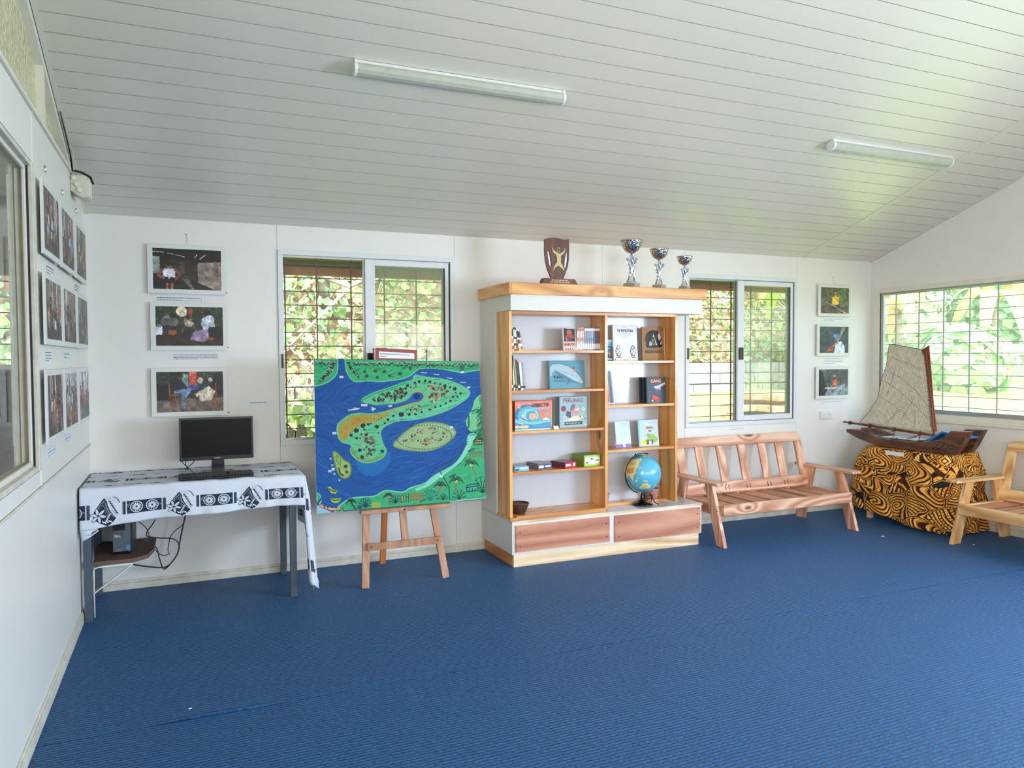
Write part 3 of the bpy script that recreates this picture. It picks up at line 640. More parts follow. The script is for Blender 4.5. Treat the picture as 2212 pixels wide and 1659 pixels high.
banana(22.5,12.5,.4,2.6,9,2,'tall banana plant with brown hanging leaves at the left of the right window view','dry',.9,1.9)
banana(24.5,10.6,.4,2.9,9,3,'tall banana plant with split leaves behind the planter','dry',.8,1.9)
banana(27,8.4,.4,3.0,9,4,'tall banana plant at the right of the right window view','dry',.85,2.0)
banana(17.5,13.0,.3,2.2,8,6,'banana plant in shade outside the corner of the right window','ban',.8,1.7)
banana(10.8,5.0,.6,2.3,8,7,'banana plant just outside the right back window pane','dry',.8,1.6)
pl=thing('block_planter','low pale block planter around the young banana plant on the lawn','planter',(19.5,5.6,.4))
for row in range(2):
    for k in range(4):
        part('concrete_block',MB().box(18.9,19.05,4.6+k*.5+.01,5.08+k*.5,.35+row*.22,.35+row*.22+.21),M['block'],pl)
        part('concrete_block',MB().box(20.0,20.15,4.6+k*.5+.01,5.08+k*.5,.35+row*.22,.35+row*.22+.21),M['block'],pl)
def shrub(name,c,R,n,size,mat,label,cat,seed,group=None,trunk=True):
    r=np.random.RandomState(seed); u=r.randn(n,3); u/=np.linalg.norm(u,axis=1)[:,None]; lum=1+.18*np.sin(u[:,0:1]*5+seed)*np.cos(u[:,2:3]*4)
    P=u*np.array(R)*lum*(.72+.3*r.rand(n,1)); t=thing(name,label,cat,c,group)
    leaves('foliage',P,u+np.array([0,0,.5]),size,M[mat],t,seed=seed)
    part('crown_core',MB().lathe([(R[0]*.25,-R[2]*.8),(R[0]*.62,-R[2]*.4),(R[0]*.68,0),(R[0]*.5,R[2]*.45),(R[0]*.12,R[2]*.7)],n=10),M['leaf2'],t,local=True,smooth=True)
    if trunk: part('trunk',MB().tube([(0,0,-c[2]+.2),(0,0,-R[2]*.4)],.14,7),M['trunk'],t,local=True)
    return t
names=['leftmost','second from the left','third from the left','fourth from the left','fifth from the left','sixth from the left','rightmost']
for i,(x,y,zz,R) in enumerate(((19,20,3.0,3.0),(23.5,19.5,3.6,3.1),(28.5,18.5,3.2,3.1),(33,15.5,3.6,3.2),(35,10.6,3.2,3.1),(36,5.6,3.6,3.2),(36,.6,3.2,3.2))):
    shrub('tree',(x,y,zz),(R,R,R*1.05),2600,.30,'leaf2' if i%2 else 'leaf','leafy tree at the lawn edge, %s in the right window'%names[i],'tree',20+i)
for i,(x,y,R) in enumerate(((25.5,13.8,1.2),(28,10.5,1.3),(29.5,6.5,1.4),(24,3.0,1.0),(16,9.6,1.0),(14.6,4.6,.9))):
    shrub('shrub',(x,y,gz(x,y)+R*.6),(R,R,R*.8),900,.22,'leaf','low green shrub on the lawn edge, %s from the left'%['third','fourth','fifth','last','second','first'][i],'shrub',40+i,trunk=False)
solo('garden_stake',MB().bar((16.6,6.6,.2),(16.6,6.6,2.3),.05,.05,(0,1,0)),M['plank'],'thin pale stake standing on the lawn left of the planter','stake')
solo('garden_shed',MB().box(24.0,26.5,9.2,10.2,.3,1.5).prism([(9.0,1.5),(10.4,1.5),(9.7,1.85)],lambda a,b,d:(23.9+d,a,b),0,2.7),M['block'],'small grey shed half hidden by plants at the far side of the lawn','shed')
# ---------------------------------------------------------------- bookcase
bc=thing('bookcase','white bookcase with varnished pine shelves, crown board and two plywood drawer fronts','bookcase',(3.5,-.3,0))
wb_=M['whitebox']
part('plinth_front',MB().box(2.705,4.322,-.592,-.57,0,.092),M['plinth'],bc,bev=.002)
part('plinth_side',MB().box(2.705,2.727,-.57,-.02,0,.092),M['piney'],bc,bev=.002)
part('plinth_side',MB().box(4.30,4.322,-.57,-.02,0,.092),M['piney'],bc,bev=.002)
part('base_box',MB().box(2.69,4.343,-.60,-.012,.092,.318),wb_,bc,bev=.002)
part('base_top',MB().box(2.688,4.347,-.604,-.012,.318,.334),M['whitelam'],bc,bev=.001)
part('base_top_edge',MB().box(2.688,4.347,-.607,-.604,.319,.333),M['plinth'],bc)
for a,b,c,d in ((2.716,3.487,.112,.303),(3.535,4.322,.102,.303)):
    dr=part('drawer_front',MB().box(a,b,-.614,-.600,c,d),M['ply'],bc,bev=.001)
    m=MB()
    for x in (a+.03,b-.03):
        for z in (c+.04,d-.05): m.tube([(x,-.6155,z),(x,-.613,z)],.005,8)
    part('screw',m,M['ink'],dr)
part('side_panel',MB().box(2.69,2.706,-.305,-.012,.334,1.84),wb_,bc,bev=.001)
part('side_panel',MB().box(4.20,4.216,-.30,-.012,.334,1.84),wb_,bc,bev=.001)
part('back_panel',MB().box(2.706,4.20,-.315,-.305,.334,1.84),M['whitelam'],bc)
part('fascia_box',MB().box(2.69,4.346,-.60,-.012,1.84,1.962),wb_,bc,bev=.002)
part('crown_front',MB().box(2.690,4.373,-.622,-.60,1.953,2.036),M['pine'],bc,bev=.003)
part('crown_side',MB().box(2.668,2.69,-.622,-.012,1.953,2.036),M['piney'],bc,bev=.003)
part('crown_side',MB().box(4.351,4.373,-.60,-.012,1.953,2.036),M['piney'],bc,bev=.003)
part('crown_top',MB().box(2.69,4.351,-.60,-.012,2.012,2.030),M['pine'],bc)
part('side_board',MB().box(2.699,2.721,-.545,-.318,.350,1.84),M['pinez'],bc,bev=.001)
part('side_board',MB().box(4.128,4.150,-.545,-.318,.350,1.84),M['pinez'],bc,bev=.001)
part('divider_board',MB().box(3.488,3.512,-.546,-.315,.350,1.818),M['pinez'],bc,bev=.001)
part('top_rail',MB().box(2.721,4.128,-.545,-.315,1.818,1.84),M['pine'],bc,bev=.001)
part('bottom_board',MB().box(2.745,3.488,-.560,-.318,.334,.360),M['pine'],bc,bev=.002)
part('bottom_cleat',MB().box(2.69,2.745,-.575,-.318,.334,.350),M['pine'],bc,bev=.002)
part('bottom_board',MB().box(3.512,4.128,-.42,-.318,.334,.358),M['pine'],bc,bev=.002)
SHL=[1.556,1.266,.970,.674]; SHR=[1.475,1.137,.795]
for z in SHL: part('shelf',MB().box(2.721,3.488,-.535,-.315,z-.019,z),M['pine'],bc,bev=.001)
for z in SHR: part('shelf',MB().box(3.512,4.128,-.535,-.315,z-.019,z),M['pine'],bc,bev=.001)

# ---------------------------------------------------------------- printed covers
def cover(name,w,h,bg,fn,k=420):
    cv=Cv(int(w*k*2.2),int(h*k*2.2),bg,H=np.array([[w*0+k*2.2*w,0,0],[0,k*2.2*h,0],[0,0,1.0]])); fn(cv); return printed(name,cv.image(name),.5,.35)
# cover coordinates: u right 0..1, v down 0..1
def c_whale(c):
    for i in range(60):
        y=rng.rand(); c.line([(rng.rand()-.2,y),(rng.rand()+.2,y+.05*rng.randn())],3,(110,168,188),.25)
    c.poly([(.05,.2),(.12,.12),(.35,.12),(.55,.2),(.75,.38),(.88,.6),(.97,.78),(.9,.86),(.78,.82),(.6,.72),(.45,.62),(.3,.5),(.15,.38),(.07,.42),(.08,.55),(.04,.55),(.02,.4)],(170,196,204))
    c.poly([(.12,.3),(.3,.42),(.5,.56),(.7,.72),(.85,.8),(.9,.86),(.78,.84),(.6,.76),(.4,.62),(.2,.46)],(70,110,140),.8)
    for i in range(40): x=.2+.6*rng.rand(); c.line([(x,.2+x*.45),(x+.03,.24+x*.5)],1,(90,130,150),.6)
    c.line([(.05,.2),(.12,.12),(.35,.12),(.55,.2),(.75,.38),(.88,.6),(.97,.78),(.9,.86)],2,(40,70,90))
    c.poly([(.55,.66),(.48,.85),(.5,.86),(.62,.74)],(80,120,150)); c.line([(.55,.66),(.47,.86)],2,(40,60,80))
    c.ell(.70,.27,.035,.04,(150,60,50)); c.poly([(.68,.28),(.76,.32),(.73,.4),(.69,.38)],(180,130,110)); c.line([(.70,.36),(.66,.45)],2,(120,60,50))
    c.line([(.74,.38),(.86,.48)],2,(60,50,60))
    c.rect(0,0,.03,1,(60,120,140),.6)
def c_wave(c):
    c.rect(0,0,1,.45,(226,122,100)); c.rect(0,.05,1,.12,(238,150,130),.6)
    c.ell(.32,.5,.34,.38,(54,120,160)); c.ell(.36,.5,.29,.32,(110,178,200)); c.ell(.4,.5,.22,.25,(150,210,215)); c.ell(.44,.52,.15,.18,(90,160,190)); c.ell(.48,.53,.1,.12,(240,170,140))
    for k in range(6): c.ring(.34+.02*k,.5,.3-.04*k,.33-.045*k,2,(30,90,130),.7,2.4,5.6)
    c.rect(0,.66,1,1,(70,140,180)); c.poly([(0,.6),(.3,.72),(.6,.7),(1,.66),(1,.74),(.5,.82),(0,.74)],(120,190,210))
    c.poly([(.4,.68),(.55,.6),(.62,.66),(.75,.58),(.82,.64),(.9,.58),(1,.64),(1,.7),(.4,.72)],(90,170,160)); c.poly([(.72,.66),(.84,.58),(.96,.68)],(250,225,215))
    c.poly([(.12,.52),(.3,.64),(.34,.72),(.18,.62)],(120,110,160)); c.ell(.2,.5,.03,.03,(240,200,180))
    c.line([(.1,.6),(.34,.72)],3,(250,250,250)); c.line([(.1,.74),(.24,.8)],3,(250,250,250),.8)
    for x in (.06,.2,.3): c.ell(x,.88,.07,.05,(240,200,150))
    c.rect(0,.96,1,1,(200,225,235)); c.ell(.88,.44,.05,.055,(90,190,200)); c.rect(.98,0,1,1,(230,150,130))
    for y in (.12,.18,.24): c.ring(.12,y,.025,.028,2,(250,240,230))
    for i in range(2): c.line([(.5,.84+.04*i),(.96,.84+.04*i)],1,(235,245,250),.7)
def c_feel(c):
    for i in range(8): c.line([(.02+.05*i,.3),(.2+.05*i,.02)],2,(190,215,220),.5)
    c.ell(.14,.38,.09,.09,(150,60,90)); c.line([(.16,.46),(.3,.52)],1.5,(60,40,60))
    c.poly([(.44,.25),(.56,.25),(.54,.42),(.4,.48),(.38,.4)],(112,108,128))
    c.poly([(.26,.45),(.42,.5),(.4,.7),(.22,.62)],(84,84,110)); c.poly([(.5,.4),(.6,.34),(.68,.38),(.7,.56),(.52,.58)],(224,140,124)); c.ell(.6,.42,.03,.03,(245,240,235)); c.ell(.66,.42,.03,.03,(245,240,235))
    c.poly([(.3,.74),(.5,.64),(.8,.62),(.86,.7),(.66,.78),(.36,.8)],(232,220,190)); c.ell(.46,.52,.06,.07,(200,150,140)); c.ring(.2,.7,.06,.08,3,(245,245,245))
    c.poly([(.7,.66),(.76,.6),(.8,.72)],(190,80,70)); c.ell(.8,.55,.05,.04,(190,196,110)); c.ell(.87,.4,.05,.07,(200,225,225)); c.line([(.82,.26),(.9,.34),(.86,.42)],2,(50,50,60)); c.line([(.84,.72),(.97,.73)],2,(50,50,60)); c.line([(.68,.28),(.74,.3),(.76,.36)],3,(50,50,60))
    c.poly([(.18,.82),(.82,.81),(.82,.9),(.18,.92)],(52,52,66))
    for i in range(10): c.rect(.22+.055*i,.845,.25+.055*i,.88,(210,215,220))
    c.ell(.94,.92,.03,.025,(235,240,240))
def c_patu(c):
    for y,a,b,w_ in ((.08,.42,.58,1),(.13,.3,.7,1.5),(.23,.3,.7,1),(.25,.25,.75,1),(.28,.33,.67,1),(.31,.36,.62,1),(.35,.45,.55,1)): c.line([(a,y),(b,y)],w_,(110,110,120),.8)
    for sx,cx in ((1,.2),(-1,.8)):
        for q in range(3): c.ring(cx,.74,.1+.01*q,.16-.03*q,2,(40,40,48),.9,.2,4.4 if sx>0 else 6)
        c.ring(cx,.62,.06,.05,2,(40,40,48)); c.line([(cx-.05,.66),(cx+.05,.74),(cx-.05,.82),(cx+.06,.88)],2.5,(40,40,48)); c.line([(cx-.1,.9),(cx+.12,.92)],3,(40,40,48))
        for q in range(4): c.line([(cx-.08,.7+.05*q),(cx-.02,.69+.05*q)],2,(40,40,48))
    c.line([(.4,.97),(.6,.97)],2,(100,100,110)); c.ell(.06,.96,.02,.015,(40,40,48))
def c_resist(c):
    c.rect(0,0,1,1,(150,112,66)); c.noise(5,5)
    c.ell(.5,.36,.37,.27,(34,26,26)); c.poly([(.5,.2),(.38,.55),(.66,.55)],(214,214,208)); c.poly([(.32,.44),(.38,.4),(.4,.58),(.3,.56)],(190,180,160))
    c.ell(.5,.34,.05,.05,(80,60,50)); c.poly([(.44,.38),(.57,.38),(.6,.56),(.42,.56)],(100,84,72)); c.poly([(.68,.24),(.76,.16),(.84,.3),(.78,.42),(.7,.34)],(206,190,176)); c.poly([(.78,.5),(.86,.36),(.82,.54)],(216,200,184)); c.poly([(.2,.3),(.3,.22),(.26,.42),(.18,.46)],(70,52,50))
    c.poly([(.12,.5),(.3,.56),(.9,.52),(.84,.6),(.2,.62)],(30,22,22))
    for a in ((.82,.02,.96,.1),(.9,.01,.84,.12)): c.line([a[:2],a[2:]],4,(96,66,34))
    for i in range(14): x,y=rng.rand()*.96,.78+rng.rand()*.18; c.line([(x,y),(x+.1,y+.03*rng.randn())],3,(124,88,46),.6)
    c.line([(.3,.045),(.7,.045)],1.5,(200,170,120)); c.line([(.28,.665),(.62,.66)],2,(60,40,24)); c.line([(.4,.82),(.65,.82)],1.5,(200,170,120)); c.rect(.96,0,1,1,(196,180,150))
def c_blue(c):
    c.rect(0,0,1,.1,(232,236,240)); c.rect(0,.1,1,.3,(90,170,215)); c.rect(0,.3,1,.52,(60,96,140)); c.rect(0,.5,1,1,(70,104,120)); c.poly([(.05,.7),(.3,.56),(.7,.58),(.98,.72),(.6,.66),(.3,.74)],(196,120,70)); c.ell(.5,.78,.16,.07,(30,34,50)); c.ell(.5,.78,.07,.04,(245,140,120)); c.poly([(0,.6),(.3,.62),(.2,.86),(0,.9)],(96,140,110)); c.rect(.1,.88,.9,.94,(226,220,220)); c.line([(.3,.42),(.8,.4)],2,(220,230,240))
    c.line([(.1,.06),(.9,.05)],2,(70,120,180)); c.line([(.1,.17),(.8,.16)],2,(220,240,250))
def c_grey(c):
    c.rect(0,0,1,1,(70,80,96)); c.noise(7,6); c.poly([(.35,.36),(.6,.32),(.95,.2),(.98,.26),(.7,.4),(.75,.5),(.5,.46)],(196,200,204)); c.poly([(.45,.48),(.66,.44),(.72,.52),(.5,.58)],(120,92,84)); c.poly([(.28,.72),(.4,.68),(.66,.8),(.6,.94),(.32,.84)],(206,70,62)); c.ell(.3,.9,.05,.03,(220,230,230)); c.rect(0,0,.05,1,(28,30,36)); c.line([(.3,.97),(.66,.965)],2,(210,214,220))
    c.poly([(.26,.1),(.8,.07),(.82,.2),(.3,.24)],(40,34,40))
def c_pale(c):
    c.rect(0,0,1,1,(196,214,240)); c.ell(.5,.62,.34,.26,(216,232,248)); c.ell(.5,.56,.3,.22,(176,200,232),.6); c.rect(0,.87,1,1,(126,110,184)); c.rect(.44,.86,.58,.98,(226,222,246)); c.line([(.42,.1),(.7,.08),(.66,.16),(.9,.14),(.94,.3)],1.5,(120,140,180)); c.line([(.42,.16),(.5,.2),(.6,.17),(.66,.24)],1.5,(120,140,180))
    for i in range(5): c.line([(.3+.05*i,.6+.04*i),(.5+.05*i,.52+.05*i)],1.5,(235,245,252))
def c_garden(c):
    c.rect(0,0,1,1,(180,204,206)); c.poly([(.38,.32),(.44,.26),(.72,.27),(.76,.35),(.4,.35)],(198,96,84)); c.rect(.42,.36,.74,.48,(204,206,190)); c.rect(.5,.40,.66,.46,(90,96,100)); c.rect(.44,.5,.5,.86,(176,160,110)); c.ell(.62,.64,.2,.1,(150,180,90)); c.ell(.78,.76,.14,.12,(140,176,76)); c.line([(.3,.6),(.5,.55),(.55,.7)],3,(80,110,60)); c.rect(.36,.76,.7,.94,(92,84,76)); c.rect(.5,.8,.62,.94,(214,206,180)); c.ell(.26,.86,.14,.09,(226,214,60)); c.line([(.3,.12),(.5,.16),(.36,.22)],2,(230,240,240)); c.line([(.5,.1),(.9,.08)],1.5,(110,140,150)); c.rect(0,0,.07,1,(120,170,190),.8)
    c.line([(.34,.14),(.36,.22),(.48,.1),(.5,.22)],2.5,(236,240,240)); c.line([(.56,.12),(.58,.22),(.7,.14),(.72,.22)],2.5,(220,230,235))
def c_manga(c):
    c.rect(0,0,1,1,(200,192,186)); c.rect(.08,.05,.92,.6,(48,38,48)); c.ell(.5,.2,.2,.12,(176,110,86)); c.poly([(.2,.36),(.5,.22),(.8,.34),(.9,.46),(.1,.5)],(176,70,44)); c.poly([(.3,.42),(.6,.4),(.7,.56),(.36,.58)],(90,70,72)); c.ell(.3,.52,.1,.05,(150,120,110)); 
    for i in range(4): c.ell(.2+.17*i,.935,.05,.025,(70,64,70))
    c.rect(.08,.02,.3,.05,(70,60,66))
def book(nm,label,cat,group,x0,x1,y,z,h,th,covermat,bodyc,lean=.05,spine='side'):
    # a standing book facing the room: front at y, leaning back by `lean`
    t=thing(nm,label,cat,((x0+x1)/2,y,z),group)
    R=Matrix.Rotation(-lean,4,'X'); w_=x1-x0
    part('body',MB().box(-w_/2,w_/2,0.0006,th,0,h,R),bodyc,t,local=True)
    P=[R@Vector(p) for p in ((-w_/2,0,0),(w_/2,0,0),(w_/2,0,h),(-w_/2,0,h))]
    part('cover',MB().quad(*P),covermat,t,local=True); return t,R
def flatc(nm,c): 
    if nm not in M: M[nm]=plain(nm,S(*c),.35,bump=0,var=.02)
    return M[nm]
def lett(body,size,t,R,x,z,c,align='CENTER',sx=1,bold=.0):
    # lettering lying on the cover of thing t
    L=Matrix.Translation(Vector(t.location))@R; p=L@Vector((x,-.0010,z)); e=(L.to_3x3()@Matrix.Rotation(PI/2,3,'X')).to_euler()
    return text(body,size,p,c,t,rot=e,ext=.0003,align=align,sx=sx,bold=bold)
yb=-.335
t,R=book('picture_book','blue landscape picture book with a white whale on its cover, on the second left shelf','book',None,3.10,3.405,-.385,SHL[1],.215,.012,cover('whale_cover',.3,.215,(92,152,172),c_whale),flatc('teal',(70,130,150)),.1)
lett('Kalin,',.036,t,R,-.115,.078,M['ink'],'LEFT',bold=.0006); lett('fille des baleines',.017,t,R,-.112,.055,M['ink'],'LEFT')
t,R=book('board_game_box','coral and blue board game box with a curling wave, on the third left shelf','board game',None,2.775,3.075,-.47,SHL[2],.215,.075,cover('wave_cover',.3,.215,(230,130,110),c_wave),flatc('rust',(150,66,48)),.0)
lett('OBJECTIF',.034,t,R,.055,.172,M['ink'],bold=.0012); lett("TEAHUPO'O",.027,t,R,.055,.148,flatc('sky_ink',(120,190,220)),bold=.001)
t,R=book('board_game_box','pale blue shrink-wrapped board game box with cartoon animals, on the third left shelf','board game',None,3.165,3.402,-.42,SHL[2],.235,.06,cover('feelings_cover',.237,.235,(150,182,188),c_feel),flatc('pale_teal',(120,160,168)),.0)
lett('FEELINGS',.042,t,R,0,.192,flatc('dark_red_ink',(140,40,50)),bold=.0012)
t,R=book('art_book','white paperback with two line-drawn carved figures, on the top right shelf','book',None,3.655,3.875,-.40,SHR[0],.285,.02,cover('tattoo_cover',.2,.27,(222,224,230),c_patu),M['paper'],.07)
lett('TE PATUTIKI',.026,t,R,0,.228,M['ink'],bold=.0008)
t,R=book('comic_album','brown comic album with a dark round picture, on the top right shelf','book',None,3.905,4.122,-.42,SHR[0],.268,.012,cover('resist_cover',.22,.27,(150,112,66),c_resist),flatc('kraft',(150,116,74)),.05)
lett('RÉSISTANCE',.03,t,R,0,.06,M['ink'],bold=.0008)
book('magazine','narrow blue sea-themed booklet behind the white paperback','book',None,3.545,3.668,-.375,SHR[0],.165,.01,cover('blue_cover',.13,.165,(90,150,200),c_blue),M['paper'],.06)
book('paperback','grey-edged book standing behind the white paperback on the top right shelf','book',None,3.585,3.70,-.350,SHR[0],.27,.012,flatc('grey_cover',(150,150,156)),M['paper'],.03)
for k in range(3):
    t,R=book('comic_album','dark grey comic album %s'%(['in front, with orange title and a red shape','second in the stack of three on the middle right shelf','rearmost in the stack of three on the middle right shelf'][k]),'book','dark comic albums on the middle right shelf',3.925-.014*k,4.108-.014*k,-.45+.028*k,SHR[1],.205,.01,cover('grey_comic%d'%k,.18,.205,(70,80,96),c_grey) if k==0 else flatc('dark_grey',(44,50,62)),flatc('dark_grey',(44,50,62)),.05)
    if k==0: lett('GANG',.034,t,R,.0,.163,flatc('orange_ink',(232,130,50)),bold=.0015)
book('booklet','pale lilac booklet leaning on the lower right shelf','book',None,3.655,3.79,-.44,SHR[2],.205,.008,cover('pale_cover',.135,.205,(196,214,240),c_pale),M['paper'],.16)
book('picture_book','pale green picture book with a red-roofed house, on the lower right shelf','book',None,3.86,4.05,-.44,SHR[2],.208,.014,cover('garden_cover',.19,.208,(180,204,206),c_garden),flatc('aqua_spine',(120,170,190)),.12)
# upright books seen by their spines
def spine(x,z,h,d,w_,lean,y,mat,label,group,bands=()):
    t=thing('book',label,'book',(x,y,z),group); R=Matrix.Rotation(lean,4,'Y')
    part('body',MB().box(-w_/2,w_/2,0,d,0,h,R),mat,t,bev=.0008,local=True)
    for (a,b,m) in bands: part('spine_band',MB().box(-w_/2+.0005,w_/2-.0005,-.0008,0,h*a,h*b,R),m,t,local=True)
wi,bk_,rd=M['white'],M['blackgloss'],flatc('red_ink',(176,60,44))
og=['first','second','third','fourth','fifth','sixth','seventh','eighth','ninth','tenth','eleventh','twelfth','thirteenth','fourteenth']
for k in range(6):
    c=(wi,wi,bk_,bk_,wi,wi)[k]; o_=(bk_ if c is wi else wi)
    spine(2.741+.0185*k,SHL[0],.178-.004*k,.12,.0165,-(.0+.045*k),-.48,c,'%s thin comic from the left end of the top left shelf, %s spine'%(og[k],'white' if c is wi else 'black'),'thin comics on the top left shelf',[(.05,.2,rd if k%2 else flatc('lime',(190,210,70))),(.32,.5,flatc('tan_ink',(176,120,86)) if k%2 else o_),(.6,.9,o_)])
t,R=book('comic_volume','manga volume showing its front cover with red lettering, top left shelf','book',None,3.175,3.285,-.47,SHL[0],.172,.014,cover('manga_cover',.11,.172,(200,192,186),c_manga),M['paper'],.1)
lett('NARUTO',.030,t,R,-.0,.036,flatc('orange_red',(186,50,26)),sx=.8,bold=.0016)
cols=[flatc('cream_spine',(214,204,184)),flatc('pink_spine',(206,150,140))]*2+[bk_]*5+[flatc('mauve_spine',(120,90,110))]*4
for k in range(13):
    c=cols[k]
    spine(3.292+.0158*k,SHL[0],.172,.115,.0145,.05,-.47,c,'%s small comic volume right of the face-out one, %s spine'%(og[k],'pale' if k<4 else 'black' if k<9 else 'mauve'),'small comic volumes on the top left shelf',[(.86,.97,wi if k>=4 else rd),(.4,.56,flatc('tan_ink',(176,120,86)) if k<4 else flatc('slate_ink',(90,110,130))),(.06,.3,wi)])
for k,(c,h,w_) in enumerate(((bk_,.255,.024),(wi,.25,.012),(flatc('olive_spine',(150,150,90)),.235,.014),(bk_,.225,.016),(wi,.205,.018),(flatc('grey_cover',(150,150,156)),.205,.016))):
    spine([2.741,2.765,2.785,2.803,2.826,2.846][k],SHL[1],h,.16,w_,-[.0,.08,.1,.11,.09,.10][k],-.49,c,'%s tall book from the left on the second left shelf, %s spine'%(og[k],['black','white','olive','black','white','grey'][k]),'tall books on the second left shelf',[(.08,.16,wi if c is bk_ else bk_)])
for k,(c,nm_) in enumerate(((flatc('red_spine',(190,80,90)),'red'),(flatc('pink2',(220,130,140)),'pink'),(flatc('dgreen',(40,110,80)),'green'),(flatc('navy_spine',(60,70,110)),'navy'),(flatc('grey_lilac',(150,150,180)),'lilac grey'))):
    spine(3.545+.0125*k,SHR[1],.262,.17,.010,-.10-.004*k,-.50,c,'%s thin album leaning at the left of the middle right shelf, %s'%(og[k],nm_),'thin albums on the middle right shelf',[(.02,.06,wi)])
# flat boxes lying on the fourth left shelf
def flatbox(label,x0,x1,y0,y1,h,body,front,topc,rz=0,marks=(),nm='small_box'):
    cx,cy=(x0+x1)/2,(y0+y1)/2; t=thing(nm,label,'box',(cx,cy,SHL[3]),'small boxes on the fourth left shelf',rz=rz); a,b=(x1-x0)/2,(y1-y0)/2
    part('body',MB().box(-a,a,-b,b,0,h),body,t,bev=.002,local=True)
    part('front_label',MB().box(-a+.004,a-.004,-b-.0012,-b,.004,h-.004),front,t,local=True)
    part('lid_print',MB().box(-a+.006,a-.006,-b+.006,b-.006,h,h+.0012),topc,t,local=True)
    for (u0,u1,v0,v1,m) in marks: part('printed_mark',MB().box(-a+2*a*u0,-a+2*a*u1,-b-.0024,-b-.0012,h*v0,h*v1),m,t,local=True)
flatbox('small light blue flat box at the left end of the fourth left shelf',2.755,2.872,-.50,-.36,.036,flatc('bluegrey',(130,160,176)),flatc('cyan_box',(120,190,214)),flatc('bluegrey',(130,160,176)),.0,[(.05,.3,.2,.5,M['ink']),(.4,.9,.5,.75,wi)])
flatbox('small grey and navy flat box, second on the fourth left shelf',2.932,3.052,-.50,-.34,.045,flatc('grey_box',(110,112,124)),flatc('navy_box',(44,52,84)),flatc('grey_box2',(136,138,146)),.12,[(.05,.4,.3,.75,wi),(.5,.9,.4,.7,wi)])
flatbox('small red flat box with navy side, third on the fourth left shelf',3.13,3.252,-.51,-.36,.045,flatc('red_side',(110,50,76)),flatc('crimson',(206,40,76)),flatc('red_lid',(120,90,90)),.28,[(.08,.5,.35,.7,wi),(.7,.85,.3,.8,wi)])
flatbox('lime green box with white label at the right of the fourth left shelf',3.31,3.468,-.50,-.35,.088,flatc('green_side',(120,140,50)),flatc('lime2',(160,206,70)),flatc('olive_lid',(90,106,60)),.16,[(.06,.94,.22,.8,M['paper']),(.1,.25,.3,.4,M['ink']),(.4,.55,.6,.7,M['ink']),(.7,.9,.45,.55,M['ink'])])
solo('shelf_card',MB().quad((3.078,-.50,SHL[2]),(3.122,-.50,SHL[2]),(3.120,-.485,SHL[2]+.024),(3.078,-.485,SHL[2]+.024)).box(3.078,3.122,-.50,-.47,SHL[2],SHL[2]+.001),M['paper'],'small white folded card between the two board games','card')

# ---------------------------------------------------------------- things on the crown
ZT=2.0305
tp=thing('wooden_trophy','dark wooden shield trophy with a pale cut-out figure, on the bookcase','trophy',(3.092,-.535,2.0365)); tp.scale=(.9,.9,.87)
part('base',MB().prism([(-.155,0),(.175,0),(.145,.05),(-.135,.05)],lambda a,b,d:(a,-d,b),-.03,.035),M['dark'],tp,bev=.002,local=True)
pz=lambda X,Y:((X-470)/760*.225,(1425-Y)/1225*.345+.05)
sh=[pz(*q) for q in [(75,265),(200,220),(370,200),(500,215),(620,240),(720,240),(825,215),(828,560),(815,850),(780,1060),(640,1440),(270,1430),(150,1130),(95,900),(70,620)]]
part('shield',MB().prism(sh,lambda a,b,d:(a,-d,b),-.006,.010),M['dark'],tp,bev=.001,local=True)
for L in ([(155,620),(185,640),(215,760),(245,950),(245,1080),(215,1030),(175,800)],[(745,630),(720,680),(690,850),(675,1000),(685,1105),(715,1040),(745,860)]):
    part('slot_inlay',MB().prism([pz(*q) for q in L],lambda a,b,d:(a,-d,b),.0100,.0115),M['paper'],tp,local=True,label='pale slot cut in the shield')
    part('slot_edge',MB().prism([pz(q[0]+45,q[1]) for q in L],lambda a,b,d:(a,-d,b),.0098,.0106),M['blackgloss'],tp,local=True)
fig=[(265,440),(330,560),(420,630),(500,680),(590,640),(660,570),(695,480),(700,520),(670,640),(600,710),(565,750),(560,940),(600,1000),(650,1100),(678,1205),(600,1120),(485,1030),(400,1080),(320,1190),(350,1060),(400,990),(445,930),(440,800),(420,720),(330,640)]
cr=plain('pale_wood_inlay',S(196,178,128),.4)
part('figure_inlay',MB().prism([pz(*q) for q in fig],lambda a,b,d:(a,-d,b),.010,.014),cr,tp,local=True)
part('figure_inlay',MB().tube([(pz(485+42*math.cos(q),565+72*math.sin(q))[0],-.012,pz(485+42*math.cos(q),565+72*math.sin(q))[1]) for q in [2*PI*i/16 for i in range(16)]],.003,6,closed=True),cr,tp,local=True)
for z,(a,b),n_ in ((.036,(-.065,.085),5),(.020,(-.075,.10),7)):
    m=MB()
    for i in range(n_): x=a+(b-a)*i/n_; m.box(x,x+(b-a)/n_*.75,-.0362+.0,-.0350,z-.004,z+.004)
    part('engraving',m,cr,tp,local=True)
